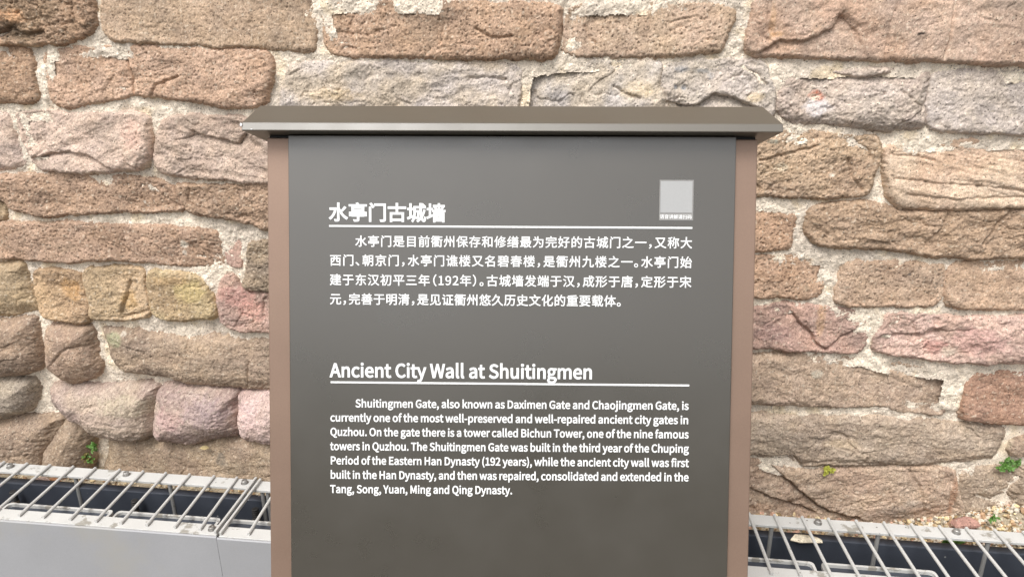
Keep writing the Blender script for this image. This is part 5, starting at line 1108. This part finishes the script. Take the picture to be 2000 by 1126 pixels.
'重': (350,[(56,189,56,80,161,80,161,56,44,56,44,35,161,35,161,5,18,5,18,-17,332,-17,332,5,187,5,187,35,310,35,310,56,187,56,187,80,297,80,297,189,187,189,187,210,331,210,331,232,187,232,187,259,297,272,283,292,215,283,132,277,47,273,52,253,161,257,161,232,20,232,20,210,161,210,161,189),(81,126,161,126,161,99,81,99),(187,126,270,126,270,99,187,99),(81,170,161,170,161,144,81,144),(187,170,270,170,270,144,187,144)]),
'门': (350,[(44,282,94,216,115,231,102,251,84,273,65,294),(33,223,33,-28,59,-28,59,223),(126,281,126,256,293,256,293,7,292,2,289,-1,283,-2,226,-2,235,-27,265,-27,287,-26,303,-23,312,-17,318,-8,319,7,319,281)]),
'音': (350,[(152,292,166,262,39,262,39,238,314,238,314,262,195,262,178,297),(87,231,95,214,103,196,107,180,19,180,19,156,331,156,331,180,243,180,268,231,240,238,215,180,122,180,135,183,130,200,122,219,112,236),(93,46,259,46,259,7,93,7),(93,67,93,103,259,103,259,67),(68,125,68,-28,93,-28,93,-15,259,-15,259,-28,286,-28,286,125)]),
'（': (350,[(243,133,248,84,262,40,284,1,313,-34,334,-23,307,10,286,47,273,88,269,133,273,178,286,219,307,256,334,289,313,300,284,265,262,226,248,182)]),
'）': (350,[(107,133,102,182,88,226,66,265,37,300,16,289,43,256,64,219,77,178,81,133,77,88,64,47,43,10,16,-23,37,-34,66,1,88,40,102,84)]),
'，': (350,[(55,-37,80,-25,99,-7,111,15,116,42,112,63,102,77,86,82,73,79,63,71,59,57,63,43,72,35,85,32,91,33,85,11,70,-6,47,-19)]),
}

# ------------------------------------------------------------------ the sign
S_LEAN, S_YAW = R(17.17), R(1.39)
S_R = np.array([math.cos(S_YAW), -math.sin(S_YAW), 0.0])
_sb = np.array([math.sin(S_YAW), math.cos(S_YAW), 0.0])
S_V = _sb*math.sin(S_LEAN) + np.array([0, 0, 1.0])*math.cos(S_LEAN)
S_N = np.cross(S_R, S_V)
S_P = EYE + 1.15*sight(1000, 563)
S_L = S_P[2]/S_V[2]                                     # length of the slope down to the paving
S_B = S_P - S_V*S_L
def on_sign(px, py, back=0.0):
    """x along the sign and height up its slope, on its face or on a plane behind it"""
    d = sight(px, py); o = S_P - S_N*back
    q = EYE + d*((o-EYE) @ S_N)/(d @ S_N) - S_B
    return q @ S_R, q @ S_V

def poly_mesh(loops):
    """fill closed outlines: constrained triangulation, keep what the outlines wind around"""
    pts, ed = [], []
    for P in loops:
        n = len(pts); k = len(P)
        pts += [Vector((float(x), float(y))) for x, y in P]
        ed += [(n+i, n+(i+1) % k) for i in range(k)]
    v, _, f, *_r2 = delaunay_2d_cdt(pts, ed, [], 0, 1e-5)
    v = np.array([(p.x, p.y, 0.0) for p in v]); f = np.array([t for t in f if len(t) == 3])
    c = v[f].mean(1)
    w = np.zeros(len(c))
    for P in loops:
        for a, b in zip(P, np.roll(P, -1, 0)):
            up = (a[1] <= c[:,1]) & (b[1] > c[:,1]); dn = (a[1] > c[:,1]) & (b[1] <= c[:,1])
            left = (b[0]-a[0])*(c[:,1]-a[1]) - (c[:,0]-a[0])*(b[1]-a[1])
            w += (up & (left > 0)).astype(float) - (dn & (left < 0)).astype(float)
    return v, [tuple(t) for t in f[w > .5]]
def embolden(P, off):
    """move an outline outwards"""
    P = np.asarray(P, float)
    keep = np.hypot(*(P-np.roll(P, 1, 0)).T) > .5
    P = P[keep]
    e0 = P-np.roll(P, 1, 0); e1 = np.roll(P, -1, 0)-P
    n0 = np.column_stack([e0[:,1], -e0[:,0]]); n1 = np.column_stack([e1[:,1], -e1[:,0]])
    n0 /= np.hypot(*n0.T)[:, None]; n1 /= np.hypot(*n1.T)[:, None]
    m = n0+n1; L2 = np.maximum((m*m).sum(1), .9)
    return P + m*(2*off/L2)[:, None]
_cache = {}
def glyph(ch, off):
    key = (ch, off)
    if key not in _cache:
        adv, sp = GLYPHS[ch]
        loops = [embolden(np.array(p).reshape(-1, 2), off*350)/350 for p in sp]
        _cache[key] = (adv/350, *poly_mesh(loops))
    return _cache[key]
HALF = '，、。（）'
def lettering(name, lines, off, parent, label=None):
    """lines: (text, left point, right point of the base line, em in photo pixels, justified)"""
    V, Fc, n = [], [], 0
    for text, a, b, em, just in lines:
        pa, pb = np.array(on_sign(*a)), np.array(on_sign(*b))
        k = math.hypot(*(np.array(on_sign(a[0]+em, a[1]))-pa))          # one em in metres
        zh = any(ord(c) > 0x2000 for c in text)
        adv = []
        for c in text:
            if c == ' ': adv.append(78/350); continue
            w = glyph(c, off)[0]
            if zh and c in HALF: w = .52
            elif zh and w < .9: w = w*1.0
            adv.append(w)
        if zh: gaps = [1]*(len(text)-1)
        else: gaps = [1 if c == ' ' else 0 for c in text[:-1]]
        nat = sum(adv)*k; W = pb[0]-pa[0]
        if just == 'space' and sum(gaps):
            sq = 1.0 if zh else .955
            ex = (W-nat*sq)/sum(gaps)
            if not zh and ex < -.02*k:                                   # set tighter instead of losing the word space
                ex = -.02*k; sq = (W - ex*sum(gaps))/nat
        else: ex, sq = 0, W/nat
        x = pa[0]
        for i, c in enumerate(text):
            if c != ' ':
                g = glyph(c, off)
                sh = -.48 if (zh and c == '（') else 0.0
                y = pa[1] + (pb[1]-pa[1])*(x-pa[0])/max(W, 1e-6)
                v = g[1].copy()
                V.append(np.column_stack([x + (v[:,0]+sh)*k*sq, np.zeros(len(v)), y + v[:,1]*k]))
                Fc += [tuple(q+n for q in f) for f in g[2]]; n += len(v)
            x += adv[i]*k*sq + (ex*gaps[i] if i < len(gaps) else 0)
    V = np.concatenate(V)
    me = bpy.data.meshes.new(name)
    me.from_pydata([(p[0], -.0007, p[2]) for p in V], [], Fc)
    me.update()
    o = link(name, me, M_INK, parent)
    md = o.modifiers.new('print', 'SOLIDIFY'); md.thickness = .0004; md.offset = 0
    if label: o['label'] = label
    return o

def build_sign():
    root = empty('information_sign', frame(S_B, S_R, -S_N, S_V))
    tag(root, 'grey-brown metal sign with white Chinese and English text standing before the stone wall', 'sign')
    xl, zt = on_sign(562.5, 264); xr, _ = on_sign(1438.5, 266.5)
    xl2, _ = on_sign(522, 600, .004); xr2, _ = on_sign(1476, 500, .004)
    xl2 = on_sign(524, 600, .006)[0]; xr2 = on_sign(1473, 600, .006)[0]
    bm = bmesh.new(); box(bm, xl, xr, 0, .012, .02, zt)
    panel = bm_obj('panel', bm, M_PANEL, root, bevel=.0012)
    panel['label'] = 'flat taupe front panel carrying the text'
    for a, b in ((xl2, xl+.012), (xr-.012, xr2)):
        bm = bmesh.new(); box(bm, a, b, .0065, .072, .01, zt-.003)
        bm_obj('side_post', bm, M_POST, root, bevel=.0018)
    bm = bmesh.new(); box(bm, xl+.014, xr-.014, .058, .068, .02, zt-.004)
    bm_obj('back_panel', bm, M_PANEL, root)
    # cap: hipped lid with a lip
    yf, yb = -.032, .110
    fl, zl = on_sign(471, 253, yf); fr, zr = on_sign(1530.5, 260, yf)
    zb = (zl+zr)/2; zlip = (on_sign(471, 237, yf)[1] + on_sign(1530, 243.5, yf)[1])/2
    ym = (yf+yb)/2
    rl_, z1 = on_sign(508, 204.5, ym); rr2, z2 = on_sign(1490, 210, ym); zrg = (z1+z2)/2
    bm = bmesh.new()
    lo = [bm.verts.new(p) for p in ((fl,yf,zb),(fr,yf,zb),(fr,yb,zb),(fl,yb,zb))]
    hi = [bm.verts.new(p) for p in ((fl,yf+.0025,zlip),(fr,yf+.0025,zlip),(fr,yb,zlip),(fl,yb,zlip))]
    r0 = bm.verts.new((rl_,ym,zrg)); r1 = bm.verts.new((rr2,ym,zrg))
    bm.faces.new(lo[::-1])
    for i in range(4): bm.faces.new((lo[i], lo[(i+1)%4], hi[(i+1)%4], hi[i]))
    bm.faces.new((hi[0],hi[1],r1,r0)); bm.faces.new((hi[2],hi[3],r0,r1)); bm.faces.new((hi[1],hi[2],r1)); bm.faces.new((hi[3],hi[0],r0))
    cap = bm_obj('cap', bm, M_CAP, root, bevel=.0014, seg=2)
    cap['label'] = 'sloping lid with a lighter front lip and small white chips'
    # neck under the lid, set back from the panel
    bm = bmesh.new(); box(bm, xl2+.001, xr2-.001, .016, .066, zt-.0035, zb-.0003)
    bm_obj('neck', bm, M_BLACK, root)
    for px, py, w, h in ((470.6,243.5,2.2,3.4),(491,252.6,2.4,.9)):
        x, z = on_sign(px, py, yf); bm = bmesh.new()
        m = bmesh.ops.create_uvsphere(bm, u_segments=10, v_segments=6, radius=1)
        for v in m['verts']: v.co = Vector((x+v.co.x*w*.0008, yf-.0002+v.co.y*.0006, z+v.co.z*h*.0008))
        bm_obj('paint_chip', bm, M_CHIP, cap)
    # ruled lines
    for (a, b, w) in (((643,441),(1352,445),3.6),((646,745.5),(1346,752),3.6)):
        p, q = on_sign(*a), on_sign(*b); hw = w*.00082/2
        bm = bmesh.new()
        vv = [(p[0],-.0010,p[1]-hw),(q[0],-.0010,q[1]-hw),(q[0],-.0010,q[1]+hw),(p[0],-.0010,p[1]+hw)]
        v2 = [(x,-.0002,z) for x,_,z in vv]
        A = [bm.verts.new(t) for t in vv]; B = [bm.verts.new(t) for t in v2]
        bm.faces.new(A); bm.faces.new(B[::-1])
        for i in range(4): bm.faces.new((A[i], B[i], B[(i+1)%4], A[(i+1)%4]))
        bm_obj('rule_line', bm, M_INK, panel)
    # the plate of the scan code: the code itself is left out
    (ax, az), (bx, bz) = on_sign(1287, 430), on_sign(1355, 351.5)
    bm = bmesh.new(); box(bm, ax, bx, -.0006, -.0001, az, bz)
    plate = bm_obj('code_plate', bm, M_PLATE, panel); plate['label'] = 'small pale plate at top right with a line of Chinese text'
    (ax, az), (bx, bz) = on_sign(1289.5, 415), on_sign(1352.5, 354)
    bm = bmesh.new(); box(bm, ax, bx, -.0009, -.00065, az, bz)
    bm_obj('blank_field', bm, M_CODE, panel)
    lettering('plate_lettering', [('语音讲解请扫码', (1288.3,426.3), (1351,427), 9.0, 'fit')], .016, panel)
    lettering('chinese_title', [('水亭门古城墙', (642,428.5), (871,430.5), 38.2, 'fit')], .027, panel, 'large bold Chinese title')
    lettering('chinese_paragraph', [
        ('水亭门是目前衢州保存和修缮最为完好的古城门之一，又称大', (693.5,479.5), (1352,483), 23.4, 'space'),
        ('西门、朝京门，水亭门谯楼又名碧春楼，是衢州九楼之一。水亭门始', (644,516.5), (1351.5,521), 23.4, 'space'),
        ('建于东汉初平三年（192年）。古城墙发端于汉，成形于唐，定形于宋', (644,554.5), (1350.5,559.5), 23.4, 'space'),
        ('元，完善于明清，是见证衢州悠久历史文化的重要载体。', (644,592), (1216,596.5), 23.4, 'space')], .015, panel, 'four lines of small Chinese text')
    lettering('english_title', [('Ancient City Wall at Shuitingmen', (645,735), (1158,739), 35.2, 'fit')], .028, panel, 'large bold English title')
    tx = ['Shuitingmen Gate, also known as Daximen Gate and Chaojingmen Gate, is',
          'currently one of the most well-preserved and well-repaired ancient city gates in',
          'Quzhou. On the gate there is a tower called Bichun Tower, one of the nine famous',
          'towers in Quzhou. The Shuitingmen Gate was built in the third year of the Chuping',
          'Period of the Eastern Han Dynasty (192 years), while the ancient city wall was first',
          'built in the Han Dynasty, and then was repaired, consolidated and extended in the',
          'Tang, Song, Yuan, Ming and Qing Dynasty.']
    rows = []
    for i, t in enumerate(tx):
        y = 793.8 + 27.85*i
        x0 = 694 if i == 0 else 645; x1 = 1345 if i < 6 else 1001
        rows.append((t, (x0, y+.0075*(x0-645)), (x1, y+.0075*(x1-645)), 20.2, 'space' if i < 6 else 'fit'))
    lettering('english_paragraph', rows, .026, panel, 'seven lines of small English text')
    return root
build_sign()
